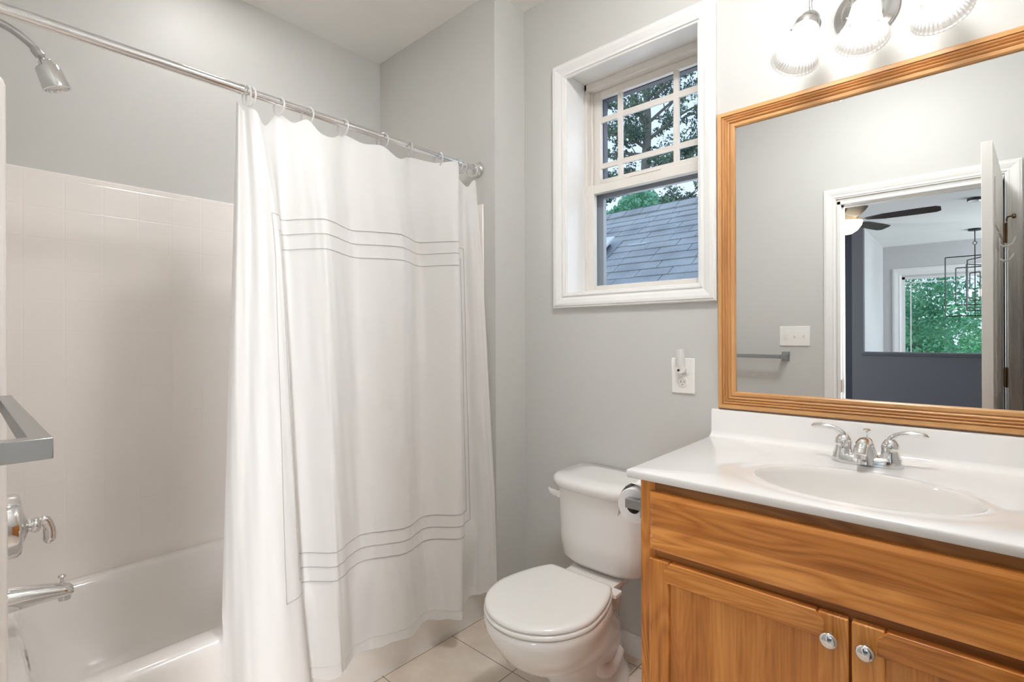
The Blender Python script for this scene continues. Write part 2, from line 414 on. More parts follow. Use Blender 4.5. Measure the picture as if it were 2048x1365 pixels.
# ------------------------------------------------------------------ the window
wn = root('window_1', (-.98, YW, WB), None, None, kind='structure')
o = casing('casing', [(-1.336, YW, 1.3608), (-.634, YW, 1.3608), (-.634, YW, 2.4104), (-1.336, YW, 2.4104)], .066, .022, (0, -1, 0), True, M['trim'], wn)
jl, jr, jb, jt = -1.268, -.686, 1.420, 2.366
m_ = MB()                      # deep painted jambs, head and stool
m_.box((WL, YW-.004, WB), (jl, 1.97, WT)).box((jr, YW-.004, WB), (WR, 1.97, WT)).box((jl, YW-.004, WB), (jr, 1.97, jb)).box((jl, YW-.004, jt), (jr, 1.97, WT))
m_.build('jamb', M['trim'], wn)
m_ = MB()                      # vinyl master frame just inside the jambs
for a, b in (((jl, 1.895, jb), (jl+.012, 1.97, jt)), ((jr-.012, 1.895, jb), (jr, 1.97, jt)), ((jl, 1.895, jt-.03), (jr, 1.97, jt)), ((jl, 1.895, jb), (jr, 1.97, jb+.018))): m_.box(a, b)
m_.box((jl+.012, 1.925, 1.90), (jl+.024, 1.932, jt-.03)).box((jr-.024, 1.925, 1.90), (jr-.012, 1.932, jt-.03))
m_.build('frame', M['vinyl'], wn, bevel=.002)
def sash(name, x0, x1, z0, z1, y0, y1, st, bot, top):
    mb = MB(); mb.box((x0, y0, z0), (x0+st, y1, z1)).box((x1-st, y0, z0), (x1, y1, z1)).box((x0+st, y0, z0), (x1-st, y1, z0+bot)).box((x0+st, y0, z1-top), (x1-st, y1, z1))
    return mb.build(name, M['vinyl'], wn, bevel=.0025)
ls = sash('lower_sash', jl+.004, jr-.004, 1.4385, 1.910, 1.900, 1.927, .040, .024, .040)
us = sash('upper_sash', jl+.012, jr-.012, 1.888, 2.336, 1.936, 1.958, .046, .052, .032)
g = .006
MB().box((jl+.04, 1.914, 1.460), (jr-.04, 1.917, 1.872)).build('pane', M['pane'], ls)
MB().box((jl+.055, 1.946, 1.938), (jr-.055, 1.949, 2.306)).build('pane', M['pane'], us)
# prairie grille
m_ = MB()
for x0, x1 in ((-1.1245, -1.103), (-.871, -.849)): m_.box((x0, 1.939, 1.938), (x1, 1.951, 2.306))
for z0, z1 in ((2.194, 2.219), (1.989, 2.011)): m_.box((jl+.055, 1.940, z0), (jr-.055, 1.950, z1))
m_.build('grille', M['vinyl'], us)
# finger lift on the meeting rail
MB().loft([[( -1.045+dx, y, 1.909+dz) for dx, dz in ((0, 0), (.015, .012), (.04, .015), (.055, .012), (.085, .012), (.10, .015), (.125, .012), (.14, 0))] for y in (1.897, 1.912)]).build('sash_lock', M['vinyl'], ls, bevel=.001)
# grey screen track seen through the lower glass
m_ = MB()
m_.box((jl+.012, 1.960, 1.43), (jl+.056, 1.985, 1.90)).box((jr-.05, 1.960, 1.43), (jr-.012, 1.985, 1.90)).box((jl, 1.962, 1.862), (jr, 1.985, 1.90))
m_.build('screen_track', M['alu'], wn)
m_ = MB(); m_.box((jl, 1.960, 2.302), (jr, 1.99, 2.34)).box((jl+.008, 1.959, 1.9), (jl+.062, 1.99, 2.34))
m_.build('head_track', M['gasket'], wn)
struct(MB().box((-3.4, 2.0, 2.552), (.6, 2.45, 2.64)).build('trim_1', M['soffit']))

# ------------------------------------------------------------------ doorway behind the camera
struct(casing('trim_2', [(-.632, 0, 0), (-.632, 0, 2.106), (.208, 0, 2.106), (.208, 0, 0)], .062, .018, (0, 1, 0), False, M['trim']))
m_ = MB(); m_.box((DL, -.122, 0), (DL+.016, .0, DH)).box((DR-.0, -.122, 0), (DR+.012, .0, DH)).box((DL, -.122, DH-.016), (DR, .0, DH))
m_.box((DL+.016, -.07, 0), (DL+.028, -.038, DH-.016)).box((DL+.016, -.07, DH-.028), (DR, -.038, DH-.016))
m_.box((DR-.012, -.07, 0), (DR, -.038, DH-.028))
fr = struct(m_.build('trim_3', M['trim']))
MB().box((DL+.015, -.030, .90), (DL+.018, -.004, .975)).build('strike_plate', M['bronze'], fr)

# open door leaf, hinged at the right jamb, swung past square
dr = root('door_1', (.140, .0015, 0), None, None, kind='structure')
HX, HY = .140, .0015; FX, FY = .083, .702
dv = Vector((FX-HX, FY-HY, 0)).normalized(); dn = Vector((dv.y, -dv.x, 0))   # dn points to the wall side (+x)
LEN = math.hypot(FX-HX, FY-HY)
def dp(u, v, z): return Vector((HX, HY, 0)) + dv*u - dn*v + Vector((0, 0, z))   # v: 0 = face towards the right wall, .035 = other face
def dbox(mb, u0, u1, v0, v1, z0, z1, mi=0):
    q = [dp(u, v, z) for z in (z0, z1) for u, v in ((u0, v0), (u1, v0), (u1, v1), (u0, v1))]
    return mb.add(q, [(0, 3, 2, 1), (4, 5, 6, 7), (0, 1, 5, 4), (1, 2, 6, 5), (2, 3, 7, 6), (3, 0, 4, 7)], mi)
dbox(MB(), .004, LEN, 0, .035, .012, 2.026).build('leaf', M['door'], dr, bevel=.0015)
for u0, u1 in ((.11, .33), (.39, .60)):
    for z0, z1 in ((.22, .82), (.98, 1.60), (1.70, 1.90)):
        mb = MB()
        for v in (-.004, .0351):
            dbox(mb, u0, u1, v, v+.0039, z0, z1)
        mb.build('panel', M['door'], dr, bevel=.0018)
for z in (.25, 1.026, 1.745):
    mb = MB(); mb.tube([(HX+.012, HY+.004, z-.050), (HX+.012, HY+.004, z+.050)], .0075, 12)
    mb.box((HX-.002, HY-.004, z-.047), (HX+.012, HY+.002, z+.047))
    h = mb.build('hinge', M['bronze'], dr, smooth=True)
mb = MB(); mb.tube([(.152, .006, 1.80), (.152, .012, 1.815), (.155, .05, 1.818), (.172, .06, 1.817)], .004, 8)
mb.lathe([(0, 0), (.010, .0), (.012, .006), (.010, .012), (0, .013)], (.170, .055, 1.817), (1, .3, 0), 14)
mb.build('hinge_stop', M['bronze'], dr, smooth=True)
# round knob with rose, both faces
for v, sgn in ((.035, -1), (0, 1)):
    c = dp(.640, v, .897); ax = dn*sgn
    h = MB().lathe([(0, 0), (.028, 0), (.028, .003), (.022, .006), (.011, .008), (.010, .018), (.017, .024), (.0215, .032), (.020, .040), (.012, .044), (0, .045)], c, ax, 28)
    h.build('knob', M['nickel'], dr, smooth=True)

# white double robe hook on the far face of the door
rh = root('robe_hook', dp(.42, 0, 1.60), 'white double robe hook on the open bathroom door, seen in the mirror', 'hook')
mb = MB(); dbox(mb, .408, .432, -.008, -.004, 1.535, 1.665); mb.build('back_plate', M['plastic'], rh, bevel=.001)
for zz, zs, ln in ((1.640, .03, .045), (1.575, .02, .038)):
    pts = catmull([dp(.42, -.006, zz), dp(.42, -.02, zz-.012), dp(.42, -ln, zz-.004), dp(.42, -ln-.012, zz+zs)], 5)
    MB().tube(pts, .0045, 10).build('prong', M['plastic'], rh, smooth=True)

# towel bar on the door wall
tb = root('towel_bar', (-1.16, 0, 1.107), 'square satin-steel towel bar on two posts, mounted beside the bathtub', 'towel bar')
for x in (-1.490, -.830):
    a = x-.024 if x < -1 else x-.026; b = x if x > -1 else x+.002
    p_ = MB().box((a, .004, 1.094), (b, .080, 1.120)).build('post', M['satin'], tb, bevel=.001)
    MB().box(((a+b)/2-.022, 0, 1.077), ((a+b)/2+.022, .006, 1.137)).build('wall_plate', M['satin'], p_, bevel=.001)
MB().box((-1.489, .058, 1.0955), (-.857, .0795, 1.1195)).build('bar', M['satin'], tb, bevel=.001)

# triple switch plate on the door wall
sw = root('switch_plate', (-.79, 0, 1.235), 'white three-gang switch plate on the grey wall beside the doorway, seen in the mirror', 'light switch')
MB().box((-.877, 0, 1.173), (-.707, .006, 1.296)).build('plate', M['plastic'], sw, bevel=.003)
for i, x in enumerate((-.842, -.792, -.742)):
    if i == 0: MB().loft([[(x+.011*math.cos(t*math.pi/10), y, 1.235+.020*math.sin(t*math.pi/10)) for t in range(20)] for y in (.004, .010)]).build('switch', M['recept'], sw, bevel=.001)
    else:
        s_ = MB().box((x-.006, .004, 1.222), (x+.006, .0072, 1.248)).build('switch', M['recept'], sw)
        MB().box((x-.004, .006, 1.236), (x+.004, .016, 1.244)).build('toggle', M['plastic'], s_, bevel=.001)

# ------------------------------------------------------------------ added ceiling lights, out of view, to brighten the bathroom
cf = root('added_dome_light', (-.32, .90, ZC), 'added unseen white dome light on the ceiling, brightening the bathroom', 'added light')
MB().lathe([(0, 0), (.165, 0), (.170, -.012), (.162, -.024), (0, -.024)], (-.32, .90, ZC), (0, 0, 1), 40).build('base', M['plastic'], cf, smooth=True)
MB().lathe([(.150, -.024), (.152, -.040), (.140, -.070), (.110, -.095), (.060, -.110), (0, -.115)], (-.32, .90, ZC), (0, 0, 1), 40).build('glass_dome', M['lens'], cf, smooth=True)
sl_ = root('added_tub_light', (-1.98, .70, ZC), 'added unseen round light in the ceiling, brightening the bathtub alcove', 'added light')  # added to brighten the tub and its back wall
MB().lathe([(.075, 0), (.100, 0), (.102, -.004), (.098, -.008), (.078, -.006)], (-1.98, .70, ZC), (0, 0, 1), 40, caps=(False, False)).build('trim_ring', M['plastic'], sl_, smooth=True)
MB().lathe([(0, -.003), (.074, -.003), (.074, -.001), (0, -.001)], (-1.98, .70, ZC), (0, 0, 1), 32).build('lens', M['added_tub_lens'], sl_)

# ================================================================== BEYOND THE DOOR (seen in the mirror)
struct(MB().box((-4.6, -5.0, -.05), (2.9, -.12, 0)).build('floor_bedroom', M['carpet']))
struct(MB().box((-4.6, -7.6, -.05), (2.9, -5.0, 0)).build('floor_foyer', M['carpet']))
struct(MB().box((2.6, -4.83, 0), (2.72, -.12, ZC)).build('wall_bedroom_east', M['charcoal']))
struct(MB().box((-4.6, -7.3, 0), (-4.48, -.12, ZC)).build('wall_bedroom_west', M['charcoal']))
struct(MB().box((-4.48, -.24, 0), (DL-.07, -.121, ZC)).box((DR+.08, -.24, 0), (2.6, -.121, ZC)).box((DL-.07, -.24, DH+.08), (DR+.08, -.121, ZC)).build('wall_bedroom_near', M['charcoal']))
struct(MB().box((-1.153, -4.83, 0), (-1.025, -4.70, ZC)).build('wall_pier', M['charcoal']))
struct(MB().box((-4.48, -5.45, 0), (-1.153, -5.33, ZC)).build('wall_bedroom_far', M['navy']))
struct(MB().box((-1.153, -7.2, 0), (-1.055, -4.83, ZC)).build('wall_foyer_left', M['foyer']))
struct(MB().box((-1.025, -4.83, 0), (2.6, -4.70, .975)).build('wall_half', M['charcoal']))
hw = MB().box((-1.055, -4.86, .985), (2.6, -4.665, 1.010)).box((-1.04, -4.85, .965), (2.6, -4.68, .985)).build('trim_4', M['charcoal'], bevel=.003); struct(hw)
w = MB(); gx0, gx1, gz0, gz1 = -.80, 1.10, .45, 2.21
w.box((-1.153, -7.3, 0), (gx0, -7.2, ZC)).box((gx1, -7.3, 0), (2.9, -7.2, ZC)).box((gx0, -7.3, 0), (gx1, -7.2, gz0)).box((gx0, -7.3, gz1), (gx1, -7.2, ZC))
struct(w.build('wall_foyer_far', M['foyer']))
struct(MB().box((2.72, -7.2, 0), (2.9, -4.7, ZC)).build('wall_foyer_right', M['foyer']))
w2 = root('window_2', (.15, -7.2, gz0), None, None, kind='structure')
casing('casing', [(-.925, -7.2, .33), (1.225, -7.2, .33), (1.225, -7.2, 2.355), (-.925, -7.2, 2.355)], .12, .022, (0, 1, 0), True, M['trim'], w2)
m_ = MB(); m_.box((gx0, -7.29, gz0), (gx0+.04, -7.24, gz1)).box((gx1-.04, -7.29, gz0), (gx1, -7.24, gz1)).box((gx0, -7.29, gz1-.04), (gx1, -7.24, gz1)).box((gx0, -7.29, gz0), (gx1, -7.24, gz0+.04))
m_.box((-.692, -7.275, gz0), (-.676, -7.262, gz1)).box((gx0, -7.275, 2.105), (gx1, -7.262, 2.121)).box((.97, -7.275, gz0), (.986, -7.262, gz1))
m_.build('frame', M['trim'], w2)
MB().box((gx0+.02, -7.270, gz0+.02), (gx1-.02, -7.267, gz1-.02)).build('pane', M['pane'], w2)

# ceiling fan
fx, fy = -.90, -2.62
fn = root('ceiling_fan', (fx, fy, ZC), 'dark-bladed ceiling fan with a glowing glass bowl, seen through the doorway in the mirror', 'ceiling fan')
m_ = MB(); m_.lathe([(0, 0), (.065, 0), (.06, -.04), (.013, -.05), (.013, -.20), (.09, -.215), (.105, -.25), (.10, -.30), (.06, -.325), (0, -.325)], (fx, fy, ZC), (0, 0, 1), 28)
m_.build('motor', M['bronze'], fn, smooth=True)
MB().lathe([(.0, -.475), (.04, -.468), (.09, -.435), (.125, -.385), (.135, -.345), (.06, -.330)], (fx, fy, ZC), (0, 0, 1), 32).build('light_bowl', M['fanglass'], fn, smooth=True)
for k in range(5):
    a = math.radians(2 + 72*k); d = Vector((math.cos(a), math.sin(a), 0)); q = Vector((-math.sin(a), math.cos(a), 0))
    c = Vector((fx, fy, ZC-.33)); rings = []
    for r, hw_, tl in ((.16, .045, 0), (.30, .062, .012), (.55, .070, .014), (.70, .066, .014), (.735, .035, .01)):
        rings.append([c+d*r+q*hw_+Vector((0, 0, tl)), c+d*r-q*hw_-Vector((0, 0, tl)), c+d*r-q*hw_-Vector((0, 0, tl+.006)), c+d*r+q*hw_+Vector((0, 0, tl-.006))])
    b_ = MB().loft(rings).build('blade', M['blade'], fn)
    MB().tube([c+d*.09+Vector((0, 0, .01)), c+d*.15, c+d*.21+Vector((0, 0, .004))], [.012, .009, .018], 8, flat=.4).build('blade_arm', M['bronze'], b_, smooth=True)

sd = root('smoke_detector', (.075, -4.0, ZC), 'small round smoke detector on the bedroom ceiling, seen in the mirror', 'smoke detector')
MB().lathe([(0, 0), (.062, 0), (.062, -.03), (0, -.03)], (.075, -4.0, ZC), (0, 0, 1), 24).build('base', M['black'], sd, smooth=True)
MB().lathe([(0, -.03), (.055, -.03), (.045, -.045), (0, -.048)], (.075, -4.0, ZC), (0, 0, 1), 24).build('cover', M['plastic'], sd, smooth=True)

# chandelier of nested open rectangles
cx, cy = .10, -6.2
ch = root('chandelier', (cx, cy, ZC), 'black iron chandelier of nested open rectangles hanging before the far window, seen in the mirror', 'chandelier')
MB().lathe([(0, 0), (.075, 0), (.075, -.022), (0, -.022)], (cx, cy, ZC), (0, 0, 1), 24).build('canopy', M['black'], ch, smooth=True)
m_ = MB(); m_.tube([(cx, cy, ZC-.02), (cx, cy, 2.56)], .006, 8); m_.torus((cx, cy, 2.54), (0, 1, 0), .022, .004, 16, 6); m_.tube([(cx, cy, 2.52), (cx, cy, 1.47)], .006, 8)
m_.build('rod', M['black'], ch, smooth=True)
def rect(cxx, cyy, hw_, z0, z1, ang, t=.007):
    d = Vector((math.cos(ang), math.sin(ang), 0)); c = Vector((cxx, cyy, 0)); mb = MB()
    P = [c-d*hw_+Vector((0, 0, z0)), c+d*hw_+Vector((0, 0, z0)), c+d*hw_+Vector((0, 0, z1)), c-d*hw_+Vector((0, 0, z1))]
    for i in range(4): mb.tube([P[i], P[(i+1) % 4]], t, 4)
    return mb
for hw_, z0, z1, a in ((.32, 1.505, 2.362, 0), (.205, 1.665, 2.20, 0), (.17, 1.58, 2.32, math.radians(62)), (.17, 1.615, 2.23, math.radians(-58)), (.07, 1.72, 2.12, math.radians(40))):
    rect(cx, cy, hw_, z0, z1, a).build('open_rectangle', M['black'], ch)
for dx in (-.05, .05):
    c_ = MB().lathe([(0, 0), (.014, 0), (.014, .10), (0, .10)], (cx+dx, cy, 1.78), (0, 0, 1), 12).build('lamp', M['candle'], ch, smooth=True)

# ================================================================== OUTDOORS
struct(MB().box((-40, -60, -3.2), (40, -7.7, -3.1)).build('ground_front', M['grass']))
struct(MB().box((-40, 8, -3.2), (40, 60, -3.1)).build('ground_back', M['grass']))
# neighbouring roof slope with courses of shingles
rf = root('shingled_roof', (-2.2, 4.6, -3.1), 'grey asphalt-shingled roof slope with a capped ridge, outside the bathroom window', 'roof')
sl = math.atan2(.7, 1.0); cs, sn = math.cos(sl), math.sin(sl)
YR, ZR = 5.53, 2.745
def rp(x, d, h=0):   # d: distance down the slope from the ridge
    return Vector((x, YR - d*cs - h*sn, ZR - d*sn + h*cs))
m_ = MB(); rng = random.Random(3)
exp_ = .143
for k in range(24):
    d0 = .12 + k*exp_; x = -7.5 + rng.random()*.3
    while x < 2.0:
        wd = rng.choice((.26, .32, .32, .45)); h = .008 + rng.random()*.006; j = rng.uniform(-.004, .004)
        a, b = x, x+wd-.007
        q = [rp(a, d0-exp_, .001), rp(b, d0-exp_, .001), rp(b, d0+.012+j, h), rp(a, d0+.012+j, h), rp(a, d0+.012+j, -.003), rp(b, d0+.012+j, -.003)]
        m_.add(q, [(0, 1, 2, 3), (3, 2, 5, 4), (0, 3, 4), (1, 5, 2)]); x += wd
    m_.add([rp(-7.5, d0-exp_, -.002), rp(2, d0-exp_, -.002), rp(2, d0+.02, -.002), rp(-7.5, d0+.02, -.002)], [(0, 1, 2, 3)], 1)
m_.build('shingles', [M['shingle'], M['soffit']], rf)
m_ = MB(); x = -7.5
while x < 2:
    q = [rp(x, .0, .030), rp(x+.25, .0, .036), rp(x+.25, .13, .022), rp(x, .13, .018), rp(x, .13, .0), rp(x+.25, .13, .0)]
    m_.add(q, [(0, 1, 2, 3), (3, 2, 5, 4)])
    q2 = [Vector((x, YR, ZR+.036)), Vector((x+.25, YR, ZR+.042)), Vector((x+.25, YR+.12, ZR-.05)), Vector((x, YR+.12, ZR-.05))]
    m_.add(q2, [(0, 1, 2, 3)]); x += .22
m_.build('ridge_cap', M['shingle'], rf)
m_ = MB(); m_.box((-7.5, YR-3.0, -3.1), (2.0, YR-2.85, ZR-2.15)); m_.add([(-7.5, YR, ZR-.02), (2, YR, ZR-.02), (2, YR+2.4, ZR-1.7), (-7.5, YR+2.4, ZR-1.7)], [(0, 1, 2, 3)]); m_.build('wall', M['foyer'], rf)
# roof vent box on the slope
rv = root('roof_vent', rp(-2.86, .99), 'small grey box vent on the shingled roof outside the window', 'roof vent')
def rbox(mb, x0, x1, d0, d1, h0, h1):
    q = [rp(x, d, h) for h in (h0, h1) for x, d in ((x0, d0), (x1, d0), (x1, d1), (x0, d1))]
    return mb.add(q, [(0, 1, 2, 3), (7, 6, 5, 4), (0, 4, 5, 1), (1, 5, 6, 2), (2, 6, 7, 3), (3, 7, 4, 0)])
rbox(MB(), -3.06, -2.84, .95, 1.20, .014, .07).build('housing', M['gasket'], rv, bevel=.004)
rbox(MB(), -3.10, -2.79, .90, 1.24, .07, .10).build('cap', M['plastic'], rv, bevel=.006)
rbox(MB(), -3.12, -2.74, .86, 1.30, .010, .016).build('flashing', M['alu'], rv)
rbox(MB(), -2.60, -2.40, 1.00, 1.012, .012, .02).build('loose_strip', M['trim'], rv)

def leaves(mb, c, rad, n, size, rng, squash=.75, mi=0):
    c = Vector(c)
    for _ in range(n):
        while True:
            v = Vector((rng.uniform(-1, 1), rng.uniform(-1, 1), rng.uniform(-1, 1)))
            if v.length < 1: break
        v = v.normalized()*(v.length**.5)
        p = c + Vector((v.x*rad, v.y*rad, v.z*rad*squash)); s_ = size*rng.uniform(.5, 1.4)
        a = Vector((rng.uniform(-1, 1), rng.uniform(-1, 1), rng.uniform(-1, 1))).normalized(); b = a.orthogonal().normalized()
        mb.add([p-a*s_, p-b*s_*.5, p+a*s_, p+b*s_*.5], [(0, 1, 2, 3)], mi)
# big pine straight out of the window
rng = random.Random(11)
tx, ty = -7.15, 14.0
pt = root('pine_tree', (tx, ty, -3.1), 'tall open-branched pine behind the shingled roof outside the bathroom window', 'tree')
MB().tube(catmull([(tx, ty, -3.1), (tx+.02, ty, 3), (tx-.03, ty, 6), (tx+.05, ty, 7.6), (tx+.0, ty, 9.0), (tx+.05, ty, 11)], 4), [.20-.0075*i for i in range(21)], 12).build('trunk', M['bark'], pt, smooth=True)
lf = MB(); limbs = MB()
spec = [(4.6, 10, 1.5, .1), (4.9, 175, 1.6, .0), (5.6, 200, 1.7, -.1), (5.8, -10, 1.6, .35), (6.2, 160, 1.9, .15), (6.5, 20, 1.7, .4), (6.7, 185, 2.0, .2), (7.1, 5, 1.9, .5), (7.3, 150, 1.8, .55), (7.6, 30, 1.7, .8), (7.8, 195, 1.7, .6), (8.3, 0, 1.5, .7), (8.6, 170, 1.4, .7), (5.2, 95, 1.3, .1), (6.9, 250, 1.4, .2), (7.5, 280, 1.3, .5), (8.9, 60, 1.3, .6), (9.6, 120, 1.1, .6), (6.0, 330, 1.8, .1), (5.0, 340, 1.9, .0), (8.0, 340, 1.9, .6)]
for z, ang, ln, rise in spec:
    a = math.radians(ang); d = Vector((math.cos(a), math.sin(a), 0))
    p0 = Vector((tx, ty, z)); p1 = p0+d*ln*.5+Vector((0, 0, ln*rise*.45+.08)); p2 = p0+d*ln+Vector((0, 0, ln*rise*.8))
    limbs.tube(catmull([p0, p1, p2], 4), [.055-.005*i for i in range(9)], 6)
    for t in (.3, .48, .62, .76, .88, 1.0):
        for _ in range(2):
            q = p0.lerp(p2, t)+Vector((rng.uniform(-.28, .28), rng.uniform(-.4, .4), rng.uniform(-.12, .30)))
            limbs.tube([p0.lerp(p2, max(t-.15, 0)), q], [.022, .008], 5)
            leaves(lf, q, rng.uniform(.16, .36), 85, .045, rng, .6)
limbs.build('branches', M['bark'], pt, smooth=True)
leaves(lf, (tx-.1, ty, 4.6), .8, 500, .09, rng, 1.0)
leaves(lf, (tx+.2, ty, 9.9), .9, 300, .08, rng, 1.0)
lf.build('foliage', M['pine'], pt)
def tree(name, x, y, base, crown, spread, mat, label, n=2600, size=.11, seed=1, blobs=9, h=1.0):
    rng = random.Random(seed); t = root(name, (x, y, base), label, 'tree')
    MB().tube(catmull([(x, y, base), (x+.05, y, (base+crown)/2), (x, y, crown)], 4), [.22-.015*i for i in range(9)], 10).build('trunk', M['bark'], t, smooth=True)
    mb = MB()
    for _ in range(blobs):
        c = (x+rng.uniform(-1, 1)*spread*.62, y+rng.uniform(-1, 1)*spread*.5, crown+rng.uniform(-.8, .55)*spread*h)
        leaves(mb, c, spread*rng.uniform(.32, .5), n//blobs, size, rng, .85)
    mb.build('foliage', M[mat], t)
tree('leafy_tree', -5.80, 10.2, -3.1, 3.75, 1.0, 'leaf', 'bright green leafy tree just above the ridge of the shingled roof', 6000, .05, 5)
tree('leafy_tree', -7.9, 11.6, -3.1, 4.1, 1.35, 'leaf2', 'dull green leafy tree at the left of the window, behind the roof ridge', 3000, .085, 6)
tree('leafy_tree', -6.05, 12.4, -3.1, 4.35, .80, 'leaf2', 'dark rounded leafy tree behind the bright green one, outside the bathroom window', 2400, .075, 8)
tree('broad_tree', -1.0, -13.0, -3.1, 1.7, 1.8, 'leaf', 'green leafy tree beyond the far window seen in the mirror, at its left side', 9000, .055, 9, 14, .9)
tree('broad_tree', 1.2, -18.0, -3.1, .3, 1.7, 'leaf3', 'yellow-green leafy tree low beyond the far window seen in the mirror', 7000, .07, 10, 14, .7)
tree('broad_tree', 4.9, -22.0, -3.1, 1.2, 1.9, 'leaf3', 'pale green tree at the right of the far window seen in the mirror', 4000, .11, 12, 12, .8)
tree('broad_tree', -1.2, -27.0, -3.1, .4, 4.6, 'leaf3', 'wide bright tree behind the others beyond the far window seen in the mirror', 9000, .12, 13, 16, .6)

# ================================================================== BATHTUB
XF = -1.576                    # apron plane
bt = root('bathtub', (-1.98, .8, 0), 'white one-piece bathtub and surround with a moulded tile grid, behind the shower curtain', 'bathtub')
def rrect(x0, x1, y0, y1, r, z, n=6):
    out = []
    for cx_, cy_, a0 in ((x1-r, y1-r, 0), (x0+r, y1-r, 90), (x0+r, y0+r, 180), (x1-r, y0+r, 270)):
        for k in range(n+1):
            a = math.radians(a0+90*k/n); out.append((cx_+r*math.cos(a), cy_+r*math.sin(a), z))
    return out
xb = XB+.012; y0, y1 = .004, YA-.001
rings = [rrect(xb, XF-.012, y0, y1, .004, .0), rrect(xb, XF-.012, y0, y1, .004, .05), rrect(xb, XF, y0, y1, .004, .07), rrect(xb, XF, y0, y1, .004, .350), rrect(xb, XF-.004, y0, y1, .006, .368), rrect(xb, XF-.014, y0, y1, .01, .379), rrect(xb, XF-.028, y0, y1, .012, .382),
         rrect(xb+.05, XF-.072, .115, y1-.10, .10, .382), rrect(xb+.058, XF-.082, .121, y1-.11, .10, .377), rrect(xb+.066, XF-.090, .127, y1-.12, .10, .36),
         rrect(xb+.085, XF-.105, .15, y1-.17, .13, .22), rrect(xb+.12, XF-.14, .19, y1-.26, .12, .11), rrect(xb+.17, XF-.19, .25, y1-.34, .10, .08)]
MB().loft(rings, (False, True)).build('tub_shell', M['tub'], bt, smooth=True, angle=50)
# surround: faucet-side panel with rounded front flange, back panel, foot panel
zs = 1.826
pts = []
for a in range(0, 91, 15):
    t = math.radians(a); pts.append((XF-.022+.022*math.sin(t), .055+.022*math.cos(t)))
prof = [(xb, .077)] + pts + [(XF, .004), (xb, .004)]
rings = []
for z, sh in ((.383, 0), (zs-.020, 0), (zs-.008, .004), (zs-.001, .012), (zs, .022)):
    rings.append([(min(x, XF-sh), max(y-sh*.8, .004) if y > .01 else y, z) for x, y in prof])
MB().loft(rings, (True, True)).build('surround_panel', M['fibre'], bt, smooth=True, angle=40)
mb = MB()                      # back panel with a soft top edge, a low ledge and a seam
mb.loft([[(XB+.0005, y, z) for z in (0,)] for y in (0,)], (False, False)) if 0 else None
bp = [(XB+.001, .383), (XB+.026, .383), (XB+.026, .405), (XB+.020, .435), (XB+.013, .46), (XB+.011, .50), (XB+.011, zs-.006), (XB+.007, zs), (XB+.001, zs)]
mb.loft([[(x, y, z) for x, z in bp] for y in (.078, .30, .60, .90, 1.2, YA-.001)], (True, True))
mb.build('surround_panel', M['fibre'], bt, smooth=True, angle=25)
MB().box((xb+.01, YA-.010, .383), (XF-.002, YA-.0005, zs)).build('surround_panel', M['fibre'], bt, bevel=.003)
MB().lathe([(0, 0), (.034, 0), (.036, .004), (.030, .009), (0, .010)], (-1.98, .128, .325), (0, 1, .15), 24).build('overflow_plate', M['chrome'], bt, smooth=True)

# shower head on its arm
sh = root('wall_shower', (-1.98, .02, 2.10), 'chrome shower head on a bent arm above the tub at the far left', 'shower head')
MB().tube(catmull([(-1.98, .002, 2.115), (-1.98, .06, 2.118), (-1.98, .105, 2.108), (-1.98, .140, 2.086), (-1.98, .158, 2.070)], 6), .0105, 16).build('arm', M['nickel'], sh, smooth=True)
MB().lathe([(.012, 0), (.026, .002), (.030, .008), (.012, .012)], (-1.98, .001, 2.115), (0, 1, 0), 24).build('wall_flange', M['nickel'], sh, smooth=True)
ax = Vector((0, .35, -.94)).normalized()
MB().lathe([(0, -.030), (.011, -.030), (.0135, -.022), (.0135, -.006), (.009, 0), (.006, .004)], (-1.98, .170, 2.052), (0, .62, -.78), 20).build('swivel_nut', M['nickel'], sh, smooth=True)
MB().lathe([(0, 0), (.012, .0), (.016, .004), (.019, .016), (.021, .020), (.0295, .022), (.031, .026), (.0345, .078), (.034, .082), (.029, .083), (.027, .078), (0, .078)], (-1.98, .174, 2.050), ax, 32).build('head', M['chrome'], sh, smooth=True, angle=30)

# single-handle valve
sv = root('shower_valve', (-1.98, .077, .715), 'chrome shower valve with an arched lever handle on the tub wall', 'faucet')
mb = MB()
rg = []
for y, s_ in ((.077, 1.0), (.110, 1.0), (.119, .93), (.122, .80)):
    rg.append([(-1.98+.088*s_*math.cos(t)*(1/max(abs(math.cos(t)), abs(math.sin(t))))**.25, y, .716+.088*s_*math.sin(t)*(1/max(abs(math.cos(t)), abs(math.sin(t))))**.25) for t in [2*math.pi*k/48 for k in range(48)]])
mb.loft(rg).build('escutcheon', M['chrome'], sv, smooth=True, angle=40)
MB().lathe([(.050, 0), (.048, .008), (.040, .018), (.024, .024), (.018, .026), (.017, .032), (.021, .033), (.023, .040), (.021, .048), (.014, .052), (.0, .053)], (-1.98, .110, .706), (0, 1, 0), 36).build('hub', M['chrome'], sv, smooth=True, angle=50)
MB().tube(catmull([(-1.98, .154, .706), (-1.98, .163, .713), (-1.98, .173, .711), (-1.98, .180, .692), (-1.98, .182, .664), (-1.98, .180, .643)], 6),
          [.012]*7+[.0135]*6+[.0125]*6+[.014]*6+[.0145, .014, .012, .010, .006, .003], 16, flat=.62, hint=(1, 0, 0)).build('lever', M['chrome'], sv, smooth=True)
